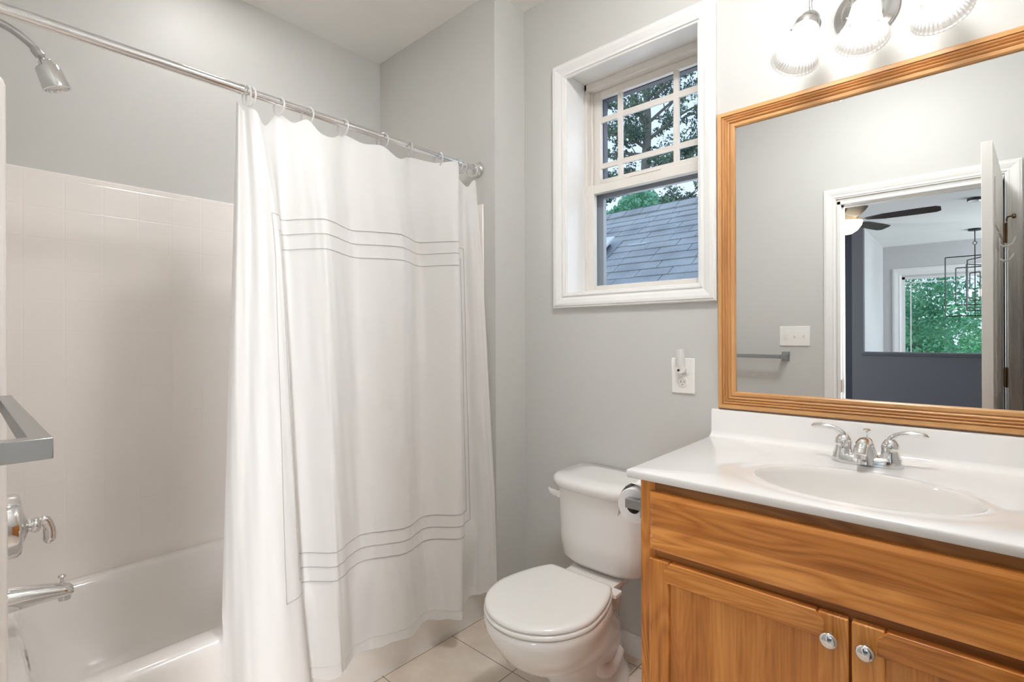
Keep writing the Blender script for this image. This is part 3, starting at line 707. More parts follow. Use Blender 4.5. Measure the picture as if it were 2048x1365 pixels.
# tub spout with diverter
ts = root('tub_spout', (-1.98, .077, .51), 'chrome tub spout with a diverter knob, below the shower valve', 'spout')
mb = MB(); rg = []
for y, zc, hw_, hh in ((.078, .512, .032, .036), (.10, .511, .031, .035), (.14, .507, .028, .030), (.18, .502, .025, .025), (.21, .498, .023, .021), (.226, .495, .021, .017), (.233, .493, .016, .011)):
    rg.append([(-1.98+hw_*math.cos(t), y, zc+hh*math.sin(t)) for t in [2*math.pi*k/28 for k in range(28)]])
mb.loft(rg).lathe([(.0, 0), (.015, 0), (.016, .022), (0, .022)], (-1.98, .214, .469), (0, 0, 1), 20)
mb.build('body', M['chrome'], ts, smooth=True, angle=50)
MB().lathe([(.004, 0), (.004, .018), (.009, .021), (.010, .024), (.007, .028), (0, .029)], (-1.98, .208, .515), (0, 0, 1), 16).build('diverter', M['chrome'], ts, smooth=True)

# ================================================================== CURTAIN ROD, RINGS, CURTAIN
XROD, ZROD = -1.613, 1.986
rd = root('curtain_rod', (XROD, .8, ZROD), 'chrome tension shower rod spanning the tub alcove', 'curtain rod')
MB().tube([(XROD, .012, ZROD), (XROD, .58, ZROD)], .0138, 24).build('outer_tube', M['chrome'], rd, smooth=True)
MB().tube([(XROD, .578, ZROD), (XROD, YA-.014, ZROD)], .0118, 24).build('inner_tube', M['chrome'], rd, smooth=True)
MB().lathe([(.0138, .0), (.0152, .001), (.0152, .010), (.0120, .013)], (XROD, .572, ZROD), (0, 1, 0), 24).build('collar', M['chrome'], rd, smooth=True)
for y, s_ in ((.001, 1), (YA-.001, -1)):
    MB().lathe([(0, 0), (.031, 0), (.032, .004), (.027, .007), (.024, .012), (.019, .014), (.016, .026), (.0125, .030), (0, .030)], (XROD, y, ZROD), (0, s_, 0), 28).build('end_flange', M['chrome'], rd, smooth=True, angle=30)
ring_y = [.592, .604, .688, .781, .909, 1.069, 1.194, 1.338, 1.440, 1.468, 1.528]
ring_lab = ['leftmost clear shower-curtain ring on the rod', 'second clear ring from the left, almost touching the first', 'third clear ring from the left on the shower rod', 'fourth clear ring from the left on the shower rod',
            'fifth clear ring from the left on the shower rod', 'middle clear curtain ring, sixth from the left on the rod', 'fifth clear ring from the right on the shower rod', 'fourth clear ring from the right on the shower rod',
            'third clear ring from the right, where the front panel of the curtain ends', 'second clear ring from the right, touching its neighbour', 'rightmost clear shower-curtain ring, beside the rod flange']
rng = random.Random(5)
ring0 = MB().torus((0, 0, 0), (0, 1, 0), .0275, .0028, 32, 8).build('curtain_ring', M['clear'], None, smooth=True)
for i, (y, lab) in enumerate(zip(ring_y, ring_lab)):
    o = ring0 if i == 0 else ring0.copy()
    if i: COL.objects.link(o)
    o.location = (XROD, y, ZROD-.0128); o.rotation_euler = (0, 0, rng.uniform(-.35, .35))
    tag(o, lab, 'curtain ring', 'clear rings on the shower curtain rod')

CURTAIN=[[(-1.63, 0.569, 1.955), (-1.62, 0.556, 1.577), (-1.587, 0.511, 0.495), (-1.56, 0.496, 0.14)],
[(-1.615, 0.572, 1.94), (-1.585, 0.558, 1.577), (-1.56, 0.528, 0.495), (-1.555, 0.524, 0.14)],
[(-1.63, 0.59, 1.933), (-1.6, 0.594, 1.577), (-1.53, 0.554, 0.495), (-1.51, 0.545, 0.14)],
[(-1.605, 0.596, 1.933), (-1.565, 0.616, 1.577), (-1.5, 0.588, 0.495), (-1.49, 0.587, 0.14)],
[(-1.59, 0.612, 1.925), (-1.587, 0.663, 1.577), (-1.498, 0.655, 0.495), (-1.48, 0.662, 0.14)],
[(-1.615, 0.647, 1.9), (-1.6, 0.688, 1.577), (-1.527, 0.711, 0.495), (-1.5, 0.729, 0.14)],
[(-1.645, 0.699, 1.962), (-1.665, 0.72, 1.577), (-1.6, 0.73, 0.495), (-1.568, 0.756, 0.14)],
[(-1.617, 0.735, 1.937), (-1.61, 0.756, 1.577), (-1.589, 0.764, 0.495), (-1.537, 0.787, 0.14)],
[(-1.595, 0.773, 1.952), (-1.564, 0.784, 1.577), (-1.527, 0.815, 0.495), (-1.509, 0.831, 0.14)],
[(-1.587, 0.811, 1.92), (-1.54, 0.81, 1.577), (-1.526, 0.847, 0.495), (-1.527, 0.86, 0.14)],
[(-1.602, 0.862, 1.922), (-1.572, 0.863, 1.577), (-1.568, 0.911, 0.495), (-1.565, 0.913, 0.14)],
[(-1.634, 0.925, 1.958), (-1.639, 0.96, 1.577), (-1.586, 0.968, 0.495), (-1.567, 0.963, 0.14)],
[(-1.62, 0.992, 1.943), (-1.605, 1.028, 1.577), (-1.557, 1.029, 0.495), (-1.538, 1.032, 0.14)],
[(-1.601, 1.061, 1.948), (-1.568, 1.114, 1.577), (-1.526, 1.085, 0.495), (-1.514, 1.112, 0.14)],
[(-1.613, 1.141, 1.926), (-1.596, 1.174, 1.577), (-1.527, 1.127, 0.495), (-1.548, 1.189, 0.14)],
[(-1.642, 1.216, 1.956), (-1.657, 1.269, 1.577), (-1.56, 1.196, 0.495), (-1.543, 1.238, 0.14)],
[(-1.612, 1.318, 1.953), (-1.59, 1.309, 1.577), (-1.557, 1.247, 0.495), (-1.506, 1.272, 0.14)],
[(-1.58, 1.41, 1.973), (-1.515, 1.357, 1.577), (-1.473, 1.336, 0.495), (-1.455, 1.312, 0.14)],
[(-1.602, 1.435, 1.925), (-1.591, 1.415, 1.577), (-1.563, 1.415, 0.495), (-1.525, 1.39, 0.14)],
[(-1.621, 1.475, 1.91), (-1.64, 1.5, 1.577), (-1.6, 1.495, 0.495), (-1.562, 1.47, 0.14)],
[(-1.613, 1.5, 1.895), (-1.606, 1.52, 1.577), (-1.553, 1.522, 0.495), (-1.538, 1.5, 0.14)],
[(-1.608, 1.525, 1.925), (-1.588, 1.54, 1.577), (-1.519, 1.545, 0.495), (-1.513, 1.535, 0.14)],
[(-1.613, 1.548, 1.933), (-1.577, 1.553, 1.577), (-1.503, 1.553, 0.495), (-1.491, 1.55, 0.14)]]
cv_levels = [1.94, 1.577, .495, .14]
NS, NZ = 9, 64
def cols_at(level):
    return catmull([c[level] for c in CURTAIN], NS)
lv = [cols_at(i) for i in range(4)]
NU = len(lv[0])
def lin(u, z, zt):
    P = [lv[0][u], lv[1][u], lv[2][u], lv[3][u]]; zz = [zt, 1.577, .495, .14]
    for i in range(3):
        if z >= zz[i+1] or i == 2:
            t = (zz[i]-z)/(zz[i]-zz[i+1]); return P[i].x+(P[i+1].x-P[i].x)*t, P[i].y+(P[i+1].y-P[i].y)*t
def cpoint(u, t):
    """u: column index, t: 0 top .. 1 hem"""
    zt = lv[0][u].z; z = zt+(.14-zt)*t
    w_ = .10*min(1, min(zt-z, z-.14)/.12); sx_ = sy_ = 0; k = 0
    for d in (-1, -.66, -.33, 0, .33, .66, 1):
        a = lin(u, min(max(z+d*w_, .10), zt+.05), zt); sx_ += a[0]; sy_ += a[1]; k += 1
    # faint creases
    x = sx_/k; y = sy_/k
    x += .0016*math.sin(u*.9+z*4.0)*math.sin(z*7+u*.13) * min(1, t*6)
    k_ = min(1, max(0, (.60-z)/.19)); x = max(x, lerp(-1.70, XF+.0085, k_)) if k_ < 1 else max(x, XF+.0085)
    return Vector((min(x, -1.36), min(y, YA-.008), z + (.004*math.sin(u*.35) if t > .99 else 0)))
vs = []; fs = []
tl = [i/NZ for i in range(NZ+1)]
for t in tl:
    for u in range(NU): vs.append(cpoint(u, t))
for i in range(NZ):
    for u in range(NU-1): fs.append((i*NU+u, i*NU+u+1, (i+1)*NU+u+1, (i+1)*NU+u))
mb = MB().add(vs, fs, 0)
def fab(uf, z):
    u = max(0, min(NU-1.001, uf*NS)); a = int(u); f_ = u-a
    out = []
    for q in (a, a+1):
        zt = lv[0][q].z; out.append(cpoint(q, (zt-z)/(zt-.14)))
    return out[0].lerp(out[1], f_)
def thread(pts, r=.00105, mi=1):
    mb.tube([p + Vector((.0016, -.0012, 0)) for p in pts], r, 5, mi=mi)
for k, (ul, ur, zt, zb) in enumerate(((4.0, 19.0, 1.625, .449), (4.85, 18.6, 1.577, .495), (5.3, 18.3, 1.528, .541))):
    n = 170
    thread([fab(lerp(ul, ur, i/n), zt) for i in range(n+1)])
    thread([fab(lerp(ul, ur, i/n), zb) for i in range(n+1)], .0014)
    thread([fab(ul, lerp(zt, zb, i/60)) for i in range(61)])
    thread([fab(ur, lerp(zt, zb, i/60)) for i in range(61)])
thread([fab(lerp(0, 22, i/200), .178) for i in range(201)], .0012, 0)     # hem seam
cu = mb.build('shower_curtain', [M['fabric'], M['thread']], None, smooth=True, angle=180)
tag(cu, 'white fabric shower curtain with three nested stitched border lines, hanging outside the tub', 'shower curtain')

# ================================================================== TOILET
TX = -.985
to = root('toilet', (TX, 1.42, 0), 'white two-piece toilet with a round closed lid, between the curtain and the oak vanity', 'toilet')
def dshape(hw_, yb, yf, z, corner=.55, n=22, r=.02, cx_=TX):
    """straight back at yb, bowed front reaching yf in the middle"""
    out = []; dep = yb-yf; ys = yf+dep*(1-corner)     # side ends here
    for k in range(n+1):
        a = math.pi*k/n; c, s_ = math.cos(a), math.sin(a)
        out.append((cx_+hw_*math.copysign(abs(c)**.62, c), ys-(ys-yf)*abs(s_)**.9, z))
    out += [(cx_-hw_, lerp(ys, yb-r, .5), z), (cx_-hw_, yb-r, z), (cx_-hw_+r, yb, z), (cx_, yb, z), (cx_+hw_-r, yb, z), (cx_+hw_, yb-r, z), (cx_+hw_, lerp(ys, yb-r, .5), z)]
    return out
mb = MB()
tk = [(.130, 1.728, 1.545, .398), (.158, 1.735, 1.525, .404), (.172, 1.738, 1.508, .425), (.180, 1.740, 1.503, .50), (.186, 1.742, 1.500, .60), (.190, 1.744, 1.498, .683)]
mb.loft([dshape(a, b, c, z, .62) for a, b, c, z in tk]).build('tank', M['porcelain'], to, smooth=True, angle=60)
ld = [(.196, 1.748, 1.492, .676), (.204, 1.750, 1.484, .680), (.207, 1.751, 1.481, .700), (.204, 1.750, 1.484, .711), (.194, 1.746, 1.494, .7175), (.12, 1.71, 1.56, .7185)]
MB().loft([dshape(a, b, c, z, .60) for a, b, c, z in ld]).build('tank_lid', M['porcelain'], to, smooth=True, angle=60)
mb = MB()                      # flush lever on the left front of the tank
mb.lathe([(0, -.004), (.012, -.004), (.012, .008), (0, .010)], (-1.140, 1.532, .645), (-.25, -.97, 0), 16)
mb.tube(catmull([(-1.139, 1.522, .645), (-1.160, 1.522, .648), (-1.185, 1.530, .648), (-1.205, 1.545, .652)], 5), [.013, .013, .0125, .012, .012, .012, .0115, .011, .010, .010, .009, .008, .007, .006, .005, .004], 12, flat=.45, hint=(0, 1, 0))
mb.build('flush_lever', M['plastic'], to, smooth=True)
def egg(cx_, yc, hx, hyf, hyb, z, n=44, flatb=None):
    out = []
    for k in range(n):
        a = 2*math.pi*k/n; c, s_ = math.cos(a), math.sin(a)
        y = yc + (hyb if s_ > 0 else hyf)*s_
        if flatb is not None: y = min(y, flatb)
        out.append((cx_+hx*c, y, z))
    return out
mb = MB()
bw = [(.105, 1.47, .210, .235, .0), (.107, 1.47, .212, .235, .018), (.098, 1.47, .20, .225, .030), (.088, 1.47, .185, .21, .06), (.085, 1.46, .178, .21, .12), (.095, 1.43, .19, .23, .17), (.125, 1.37, .22, .26, .225), (.157, 1.30, .215, .28, .28), (.176, 1.26, .205, .27, .33), (.184, 1.245, .205, .26, .362), (.186, 1.24, .200, .26, .384), (.182, 1.24, .196, .256, .391), (.15, 1.24, .165, .22, .391)]
mb.loft([egg(TX, yc, hx, hf, hb, z) for hx, yc, hf, hb, z in bw])
mb.build('bowl', M['porcelain'], to, smooth=True, angle=60)
mb = MB()                      # deck that carries the tank
mb.loft([rrect(TX-a, TX+a, b, 1.63+.2*max(0, z-.32), .03, z, 4) for a, b, z in ((.050, 1.52, .18), (.052, 1.50, .26), (.062, 1.46, .335), (.102, 1.43, .380), (.100, 1.435, .392))])
mb.build('tank_deck', M['porcelain'], to, smooth=True, angle=60)
mb = MB()                      # trapway bulge at the side of the base
for s_ in (-1, 1):
    mb.tube(catmull([(TX+s_*.045, 1.38, .20), (TX+s_*.062, 1.43, .14), (TX+s_*.066, 1.50, .105), (TX+s_*.056, 1.57, .13)], 5), .034, 14)
mb.build('trapway', M['porcelain'], to, smooth=True)
for s_ in (-1, 1):
    MB().lathe([(.017, 0), (.016, .012), (.009, .020), (0, .021)], (TX+s_*.088, 1.44, .016), (0, 0, 1), 16).build('bolt_cap', M['plastic'], to, smooth=True)
def seatring(z, off=0, yb=1.448):
    out = []; n = 60
    for k in range(n):
        a = math.radians(128-360*k/n) if 0 else 2*math.pi*k/n
        c, s_ = math.cos(a), math.sin(a)
        hx = .186-off; hf = .197-off; hb = .292-off
        y = 1.238+(hb if s_ > 0 else hf)*s_
        y = min(y, yb-off)
        out.append((TX+hx*c*(1 if s_ < 0 else (1-.10*s_)), y, z))
    return out
MB().loft([seatring(z, o) for z, o in ((.392, .008), (.394, .003), (.400, .0), (.406, .002), (.408, .006))]).build('seat', M['seat'], to, smooth=True, angle=60)
MB().loft([seatring(z, o, 1.442) for z, o in ((.4095, .010), (.411, .005), (.416, .003), (.422, .006), (.4255, .014), (.4265, .03), (.4268, .09))]).build('seat_lid', M['seat'], to, smooth=True, angle=60)
for s_ in (-1, 1): MB().loft([rrect(TX+s_*.118-.026, TX+s_*.118+.026, 1.425, 1.468, .006, z, 3) for z in (.389, .399, .402)]).build('hinge_block', M['seat'], to, bevel=.002)
MB().lathe([(.030, 0), (.026, .012), (.0, .013)], (TX, 1.60, .392), (0, 0, 1), 18).build('tank_bolt', M['rubber'], to, smooth=True)

# ================================================================== VANITY
VX0, VX1, VY = -.6205, .290, 1.178
va = root('vanity_cabinet', (-.165, 1.47, 0), 'honey-oak vanity cabinet with two framed doors under the white counter', 'cabinet')
mb = MB(); mb.box((VX0, VY+.018, .09), (VX0+.016, 1.748, .875)).box((VX1-.016, VY+.018, .09), (VX1, 1.748, .875)).box((VX0+.016, VY+.018, .09), (VX1-.016, 1.748, .105)).box((VX0+.016, 1.74, .09), (VX1-.016, 1.748, .875)).box((VX0+.016, VY+.09, .0), (VX1, VY+.10, .09)).box((VX0, VY+.09, 0), (VX0+.016, 1.748, .09))
mb.build('body', M['oak_z'], va, bevel=.001)
for p0, p1 in (((VX0, VY, .09), (VX0+.040, VY+.018, .875)), ((VX1-.035, VY, .09), (VX1, VY+.018, .875)), ((-.19, VY+.001, .125), (-.145, VY+.018, .675))): MB().box(p0, p1).build('face_stile', M['oak_z'], va, bevel=.0008)
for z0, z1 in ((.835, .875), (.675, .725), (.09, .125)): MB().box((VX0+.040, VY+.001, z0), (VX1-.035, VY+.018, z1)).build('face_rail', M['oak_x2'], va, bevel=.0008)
# false drawer front with softly bevelled edge
def raised(x0, x1, z0, z1, yb, t, e):
    rg = []
    for y, s_ in ((yb, 0), (yb-t*.55, 0), (yb-t*.85, e*.25), (yb-t, e)):
        rg.append([(x0+s_, y, z0+s_), (x1-s_, y, z0+s_), (x1-s_, y, z1-s_), (x0+s_, y, z1-s_)])
    return MB().loft(rg)
raised(-.5895, .262, .7075, .8525, VY, .020, .012).build('false_front', M['oak_front'], va)
def cdoor(x0, x1, z0, z1, label):
    d = root('door', (0, 0, 0), None, None) if 0 else None
    y0_, y1_ = VY-.020, VY-.001; st = .052; rl = .050
    panel = MB().box((x0+st-.006, y0_+.008, z0+rl-.006), (x1-st+.006, y1_, z1-rl+.006)).build('cabinet_door', M['oak_panel'], va)
    tag(panel)
    for a, b in ((x0, x0+st), (x1-st, x1)): MB().box((a, y0_, z0), (b, y1_, z1)).build('stile', M['oak_z'], panel, bevel=.003, bseg=3)
    for za, zb, up_ in ((z1-rl, z1, 1), (z0, z0+rl, -1)):
        # rail with clipped shoulders that laps over the stiles
        q = [(x0+st-.012, za), (x1-st+.012, za), (x1-st+.012, zb-.016), (x1-st+.004, zb-.010), (x1-st-.004, zb), (x0+st+.004, zb), (x0+st-.004, zb-.010), (x0+st-.012, zb-.016)]
        if up_ < 0: q = [(x, za+zb-z) for x, z in q]
        MB().loft([[(x, y, z) for x, z in q] for y in (y0_-.0015, y1_-.001)]).build('rail', M['oak_x'], panel, bevel=.0015)
    return panel
for x0, x1, kx in ((-.5895, -.1705, -.2006), (-.1655, .2535, -.1419)):
    p_ = cdoor(x0, x1, .118, .688, '')
    kn = MB().lathe([(.0, .0), (.0085, 0), (.007, .004), (.0055, .010), (.007, .014), (.0145, .017), (.0162, .020), (.0155, .0235), (.0105, .0265), (0, .0275)], (kx, VY-.0195, .645), (0, -1, 0), 32)
    kn.build('knob', M['chrome'], p_, smooth=True, angle=60)

# countertop with moulded oval basin
CT, CB = .8976, .8765
ct = root('countertop', (-.175, 1.46, CB), 'white cultured-marble vanity top with an integral oval basin', 'countertop')
cx0, cx1, cy0, cy1 = -.6509, .3005, 1.159, 1.7635
bx, by, ba, bb = -.183, 1.371, .212, .140
N = 96
def ell(s_, z, k=1.0):
    return [(bx+ba*s_*math.cos(2*math.pi*i/N), by+bb*s_*math.sin(2*math.pi*i/N), z) for i in range(N)]
def rectring(ins, z):
    out = []; x0, x1, y0, y1 = cx0+ins, cx1-ins, cy0+ins, cy1
    for i in range(N):
        a = 2*math.pi*i/N; dx, dy = ba*math.cos(a), bb*math.sin(a); t = 1e9
        if dx > 1e-9: t = min(t, (x1-bx)/dx)
        if dx < -1e-9: t = min(t, (x0-bx)/dx)
        if dy > 1e-9: t = min(t, (y1-by)/dy)
        if dy < -1e-9: t = min(t, (y0-by)/dy)
        out.append([bx+dx*t, by+dy*t, z])
    for cxx, cyy in ((x0, y0), (x1, y0), (x1, y1), (x0, y1)):
        j = min(range(N), key=lambda i: (out[i][0]-cxx)**2+(out[i][1]-cyy)**2); out[j] = [cxx, cyy, z]
    return out
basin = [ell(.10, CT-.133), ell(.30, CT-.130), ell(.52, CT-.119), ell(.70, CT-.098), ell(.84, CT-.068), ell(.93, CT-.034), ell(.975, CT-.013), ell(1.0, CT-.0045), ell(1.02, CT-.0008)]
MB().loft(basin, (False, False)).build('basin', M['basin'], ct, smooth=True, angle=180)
r1, r2 = ell(1.02, CT-.0008), ell(1.06, CT+.0006)
top = [r1, r2, ell(1.16, CT+.0002), ell(1.24, CT-.0012)]
rr = rectring(.0, CT)
e124 = ell(1.27, CT)
for i in range(len(e124)):       # keep the raised lip inside the slab at the front and back
    pass
mid_ = []
for i in range(N):
    a = Vector(e124[i]); b = Vector(rectring(.006, CT)[i]); mid_.append(tuple(a if (a-Vector((bx, by, CT))).length < (b-Vector((bx, by, CT))).length else a.lerp(b, 1)))
sl_ = [r1, r2]
def capd(s_, z, ins):
    e = ell(s_, z); r_ = rectring(ins, z); out = []
    for p, q in zip(e, r_):
        dp_ = math.hypot(p[0]-bx, p[1]-by); dq = math.hypot(q[0]-bx, q[1]-by); out.append(p if dp_ < dq else tuple(q))
    return out
R0 = rectring(.004, CT)
rings = [r1, r2, capd(1.13, CT+.0004, .016), capd(1.20, CT-.0008, .012), capd(1.26, CT-.0002, .008), R0, rectring(.0012, CT-.0012), rectring(0, CT-.004), rectring(0, CB+.004), rectring(.0015, CB+.001), rectring(.004, CB)]
MB().loft(rings, (False, False)).build('slab', M['marble'], ct, smooth=True, angle=50)
mb = MB(); x0b, zt_ = -.6695+.02, .9885
pr_ = []                        # backsplash with a coved foot
pf = [(1.7635, CB+.004), (1.722, CT-.002), (1.7245, CT+.0008), (1.733, CT+.004), (1.7395, CT+.010), (1.7425, CT+.019), (1.7435, zt_-.006), (1.7455, zt_-.0015), (1.749, zt_), (1.7635, zt_)]
def bs(x, f_=1.0): return [(x, y, CT+(z-CT)*f_ if z > CT else z) for y, z in pf]
mb.loft([bs(-.6509+.0), bs(-.648), bs(cx1-.001)])
mb.build('backsplash', M['marble'], ct, smooth=True, angle=30)
MB().lathe([(0, .003), (.018, .003), (.022, .001), (.022, -.004), (0, -.004)], (bx, by, CT-.130), (0, 0, 1), 24).build('drain', M['chrome'], ct, smooth=True)

# faucet: 4 inch centre-set with two levers
fc = root('faucet', (-.198, 1.63, CT), 'chrome centre-set faucet with two winged levers at the back of the basin', 'faucet')
FXc, FYc = -.198, 1.628
mb = MB(); rg = []
def sup(hx, hy, z, e=.75, n=40, yo=0):
    out = []
    for k in range(n):
        a = 2*math.pi*k/n; c, s_ = math.cos(a), math.sin(a)
        out.append((FXc+hx*math.copysign(abs(c)**e, c), FYc+yo+hy*math.copysign(abs(s_)**e, s_), z))
    return out
base = []
for hx, hy, z in ((.0775, .031, CT+.0005), (.0785, .0315, CT+.004), (.0765, .030, CT+.013), (.073, .027, CT+.019), (.062, .02, CT+.022)): base.append(sup(hx, hy, z))
# dip the plate between the handles so it rises at the ends
base = [[(x, y, z + (.009*((abs(x-FXc)/.078)**2) if z > CT+.01 else 0)) for x, y, z in r] for r in base]
MB().loft(base).build('base_plate', M['chrome'], fc, smooth=True, angle=50)
for s_ in (-1, 1):
    hx = FXc+s_*.0515
    hb = MB().lathe([(.0255, .012), (.0250, .020), (.0215, .030), (.0195, .040), (.0200, .047), (.0205, .052), (.0185, .060), (.0140, .066), (.0115, .070), (.0, .071)], (hx, FYc, CT), (0, 0, 1), 32).build('handle_body', M['chrome'], fc, smooth=True, angle=60)
    pth = catmull([(hx, FYc, CT+.064), (hx+s_*.002, FYc, CT+.074), (hx+s_*.018, FYc, CT+.086), (hx+s_*.040, FYc+.002, CT+.0905), (hx+s_*.062, FYc+.003, CT+.089), (hx+s_*.078, FYc+.003, CT+.086)], 5)
    n_ = len(pth); wd = []
    for i in range(n_):
        t = i/(n_-1)
        w_ = lerp(.0085, .0065, min(1, t/.4)) if t < .4 else .0065+.004*math.sin((t-.4)/.6*math.pi*.75)
        if t > .9: w_ *= max(.15, (1-t)/.1)
        wd.append((w_*1.1, w_*(.95 if t < .25 else lerp(.95, .68, min(1, (t-.25)/.3)))))
    MB().tube(pth, wd, 16, hint=(0, 0, 1)).build('lever', M['chrome'], hb, smooth=True)
sp = [((FXc, FYc-.004), .0300, .034, CT+.004), ((FXc, FYc-.004), .0285, .031, CT+.018), ((FXc, FYc-.003), .0245, .026, CT+.032), ((FXc, FYc-.002), .020, .022, CT+.046), ((FXc, FYc-.002), .0165, .0185, CT+.058), ((FXc, FYc-.004), .0135, .016, CT+.066), ((FXc, FYc-.006), .007, .009, CT+.071)]
mb = MB().loft([[(c[0]+hx*math.cos(t), c[1]+hy*math.sin(t), z) for t in [2*math.pi*k/32 for k in range(32)]] for c, hx, hy, z in sp])
mb.tube(catmull([(FXc, FYc, CT+.050), (FXc, FYc-.020, CT+.060), (FXc, FYc-.055, CT+.064), (FXc, FYc-.090, CT+.059), (FXc, FYc-.112, CT+.050), (FXc, FYc-.118, CT+.042)], 5),
        [.015]*6+[.0155]*6+[.0155]*6+[.015]*6+[.014, .012], 24, flat=.85, hint=(0, 0, 1))
mb.lathe([(.0, 0), (.0125, 0), (.0128, .010), (.0, .014)], (FXc, FYc-.112, CT+.034), (0, 0, 1), 20)
mb.build('spout', M['chrome'], fc, smooth=True, angle=50)
MB().lathe([(.0022, 0), (.0022, .026), (.004, .029), (.0085, .0325), (.0075, .035), (0, .0352)], (FXc, FYc+.014, CT+.055), (0, 0, 1), 16).build('lift_rod', M['chrome'], fc, smooth=True)
MB().loft([[(FXc+a*math.cos(t), FYc-.0325+b, CT+.014+a*.62*math.sin(t)) for t in [2*math.pi*k/20 for k in range(20)]] for a, b in ((.0055, 0), (.0055, -.003), (.004, -.004))]).build('badge', M['satin'], fc, smooth=True)

# toilet-paper holder on the cabinet side and its roll
hp = root('toilet_paper_holder', (-.645, 1.25, .795), 'square satin-steel toilet paper holder on the left side of the oak vanity', 'paper holder')
MB().box((-.6765, 1.196, .783), (-.6205, 1.2175, .8075)).build('arm', M['satin'], hp, bevel=.001)
MB().box((-.6765, 1.2175, .785), (-.6575, 1.335, .8055)).build('bar', M['satin'], hp, bevel=.001)
MB().box((-.6265, 1.185, .770), (-.6205, 1.229, .822)).build('wall_plate', M['satin'], hp, bevel=.001)
RC = Vector((-.6665, 1.222, .7815))
rl_ = root('toilet_paper_roll', RC, 'white toilet paper roll on the holder beside the oak vanity', 'toilet paper')
mb = MB(); seg = 48; R_, r_ = .0475, .020
def circ(r, y): return [(RC.x+r*math.cos(2*math.pi*k/seg), y, RC.z-.0+r*math.sin(2*math.pi*k/seg)) for k in range(seg)]
mb.loft([circ(r_, RC.y), circ(R_-.002, RC.y), circ(R_, RC.y+.003), circ(R_, RC.y+.099), circ(r_, RC.y+.102)], (False, False)); mb.build('paper', M['paper'], rl_, smooth=True, angle=40)
MB().loft([circ(r_, RC.y), circ(r_, RC.y+.102), circ(r_-.0012, RC.y+.102), circ(r_-.0012, RC.y)], (False, False)).build('cardboard_core', M['core'], rl_, smooth=True)
mb = MB(); rg = []                # loose sheet that comes over the top and hangs behind the roll
for x, z in ((RC.x+.040, RC.z+.030), (RC.x+.028, RC.z+.048), (RC.x+.006, RC.z+.053), (RC.x-.012, RC.z+.054), (RC.x-.028, RC.z+.046), (RC.x-.041, RC.z+.032), (RC.x-.048, RC.z+.020), (RC.x-.051, RC.z-.010), (RC.x-.054, RC.z-.040)):
    rg.append([(x+.002*math.sin(y*140), y, z+.004*math.sin(y*90+x*60)) for y in [RC.y+.012+.085*q/8 for q in range(9)]])
mb.loft(rg, (False, False), closed=False).build('loose_sheet', M['paper'], rl_, smooth=True)

# ================================================================== MIRROR
mr = root('mirror', (-.18, YW, .995), 'wide wall mirror in a fluted honey-oak frame above the basin', 'mirror')
mx0, mx1, mz0, mz1 = -.6303, .290, .9935, 1.9967
FW = .0595
MB().box((mx0+.03, YW-.009, mz0+.03), (mx1-.03, YW-.003, mz1-.03)).build('mirror_glass', M['mirror'], mr)
prof = [(0, 0), (0, .0125), (.0015, .0165), (.004, .018), (.0143, .018)]
for g_, nx in ((.0160, .0249), (.0249, .0331), (.0331, .0428)):
    pk = (g_+nx)/2
    prof += [(g_-.0008, .0125), (g_+.0008, .0122), (g_+.0018, .0162), (pk, .0188), (nx-.0022, .0165)]
prof += [(.0420, .0125), (.0436, .0122), (.0450, .0160), (.0480, .0172), (.0545, .0172), (.0580, .0145), (FW, .0110), (FW, .004)]
cs_ = [Vector((mx0, YW, mz0)), Vector((mx1, YW, mz0)), Vector((mx1, YW, mz1)), Vector((mx0, YW, mz1))]
cen = [(1, 1), (-1, 1), (-1, -1), (1, -1)]
def fring(i): return [(cs_[i].x+cen[i][0]*u, YW-v, cs_[i].z+cen[i][1]*u) for u, v in prof]
for i, j, mt in ((0, 1, 'frame_x'), (1, 2, 'frame_z'), (2, 3, 'frame_x'), (3, 0, 'frame_z')):
    MB().loft([fring(i), fring(j)], (False, False)).build('frame_rail' if mt == 'frame_x' else 'frame_stile', M[mt], mr)

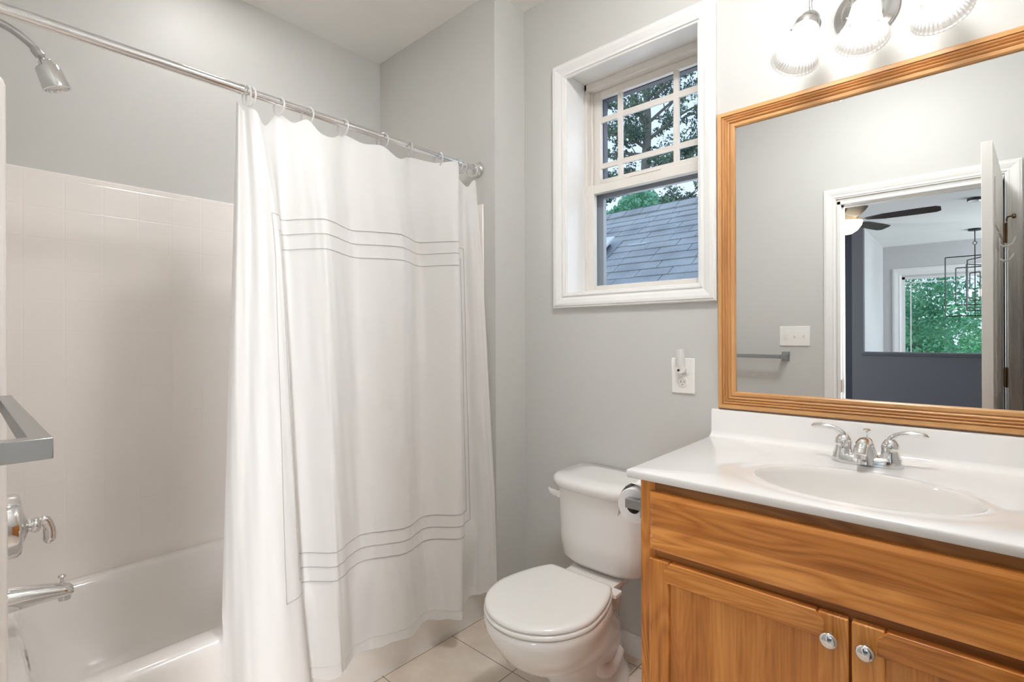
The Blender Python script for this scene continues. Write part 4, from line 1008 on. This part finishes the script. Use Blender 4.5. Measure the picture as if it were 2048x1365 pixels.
# ================================================================== VANITY LIGHT
vl = root('vanity_light', (-.199, YW, 2.17), 'brushed-nickel three-shade vanity light above the mirror', 'wall light')
MB().lathe([(.078, 0), (.079, .006), (.074, .012), (.062, .014), (.058, .020), (.040, .030), (.015, .036), (0, .037)], (-.210, YW-.001, 2.172), (0, -1, 0), 48).build('back_plate', M['nickel'], vl, smooth=True, angle=50)
for i, (mxx, tilt) in enumerate(((-.356, -.028), (-.199, -.006), (-.040, .020))):
    mo = Vector((mxx, 1.585, 2.012)); ax = Vector((tilt, -.036, -.115)).normalized(); nk = mo-ax*.118
    sd_ = MB().lathe([(.0300, 0), (.0315, .004), (.0330, .012), (.0345, .030), (.0370, .052), (.0420, .074), (.0500, .094), (.0590, .110), (.0625, .118), (.0610, .119), (.0570, .110), (.0480, .094), (.0402, .074), (.0352, .052), (.0326, .030), (.0300, .006)], nk, ax, 144, caps=(False, False), ribs=36, ribamp=.0007).build('glass_shade', M['shade'], vl, smooth=True, angle=180)
    MB().lathe([(0, .040), (.012, .042), (.022, .052), (.0285, .068), (.029, .080), (.024, .094), (.012, .103), (0, .105)], nk, ax, 24).build('bulb', M['bulb'], sd_, smooth=True)
    MB().lathe([(0, -.036), (.010, -.036), (.017, -.032), (.0245, -.022), (.029, -.008), (.0335, -.004), (.0345, .006), (.0335, .014), (.0318, .014), (.0318, .002), (0, .001)], nk, ax, 32).build('socket_cup', M['nickel'], vl, smooth=True, angle=40)
    c0 = Vector((-.210+(i-1)*.018, YW-.034, 2.180)); c3 = nk-ax*.034
    MB().tube(catmull([c0, c0+Vector(((i-1)*.03, -.02, .045)), c0.lerp(c3, .6)+Vector((0, 0, .095)), c3+Vector((0, .004, .045)), c3], 7), .0042, 10).build('arm', M['nickel'], vl, smooth=True)
    for s_ in (-1, 1):
        q = nk+Vector((s_*.034, 0, .0)); MB().tube([q, q+Vector((s_*.010, 0, .001))], .003, 8).build('thumb_screw', M['nickel'], vl, smooth=True) if s_ < 0 else None

# ================================================================== OUTLET AND NIGHT LIGHT
ou = root('wall_outlet', (-.758, YW, 1.096), 'white duplex outlet plate on the grey wall left of the mirror', 'outlet')
MB().box((-.8015, YW-.006, 1.032), (-.7150, YW, 1.160)).build('plate', M['plastic'], ou, bevel=.0035)
def recept(z):
    rg = []
    for y in (YW-.005, YW-.0085):
        rg.append([(-.758+max(-.0165, min(.0165, .0195*math.cos(2*math.pi*k/32))), y, z+.0175*math.sin(2*math.pi*k/32)) for k in range(32)])
    r = MB().loft(rg).build('receptacle', M['recept'], ou, bevel=.0008)
    m_ = MB(); m_.box((-.7655, YW-.0088, z-.001), (-.7637, YW-.0084, z+.007)).box((-.7525, YW-.0088, z-.001), (-.7507, YW-.0084, z+.006)).lathe([(0, 0), (.0026, 0), (0, .0004)], (-.758, YW-.0084, z-.0085), (0, -1, 0), 12)
    m_.build('slots', M['dark'], r)
recept(1.072); recept(1.112)
MB().lathe([(0, 0), (.003, 0), (.0022, .0012), (0, .0014)], (-.758, YW-.006, 1.092), (0, -1, 0), 12).build('screw', M['recept'], ou)
nl = root('night_light', (-.758, YW-.009, 1.115), 'small plug-in night light with a clear plastic shade in the upper socket', 'night light')
rg = []
for y in (YW-.009, YW-.030): rg.append([(-.758+.0165*math.cos(t)*(1 if math.sin(t) > 0 else 1), y, 1.121+.0165*math.sin(t)) for t in [2*math.pi*k/28 for k in range(28)]])
MB().loft(rg).build('plug_body', M['plastic'], nl, bevel=.002)
MB().lathe([(0, 0), (.0048, 0), (.0045, .002), (0, .0022)], (-.764, YW-.030, 1.117), (0, -1, 0), 16).build('light_sensor', M['dark'], nl, smooth=True)
rg = []
for z, hx, y0_, y1_ in ((1.128, .0165, YW-.012, YW-.036), (1.150, .0175, YW-.014, YW-.040), (1.175, .0165, YW-.016, YW-.042), (1.192, .0140, YW-.018, YW-.040), (1.1935, .012, YW-.020, YW-.038)):
    yc = (y0_+y1_)/2; hy = abs(y1_-y0_)/2
    rg.append([(-.758+hx*math.cos(t), yc+hy*math.sin(t), z) for t in [2*math.pi*k/28 for k in range(28)]])
MB().loft(rg, (False, True)).build('clear_shade', M['clear'], nl, smooth=True, angle=40)
MB().lathe([(.0055, 0), (.0055, .022), (.003, .030), (0, .031)], (-.758, YW-.026, 1.135), (0, 0, 1), 14).build('bulb', M['plastic'], nl, smooth=True)
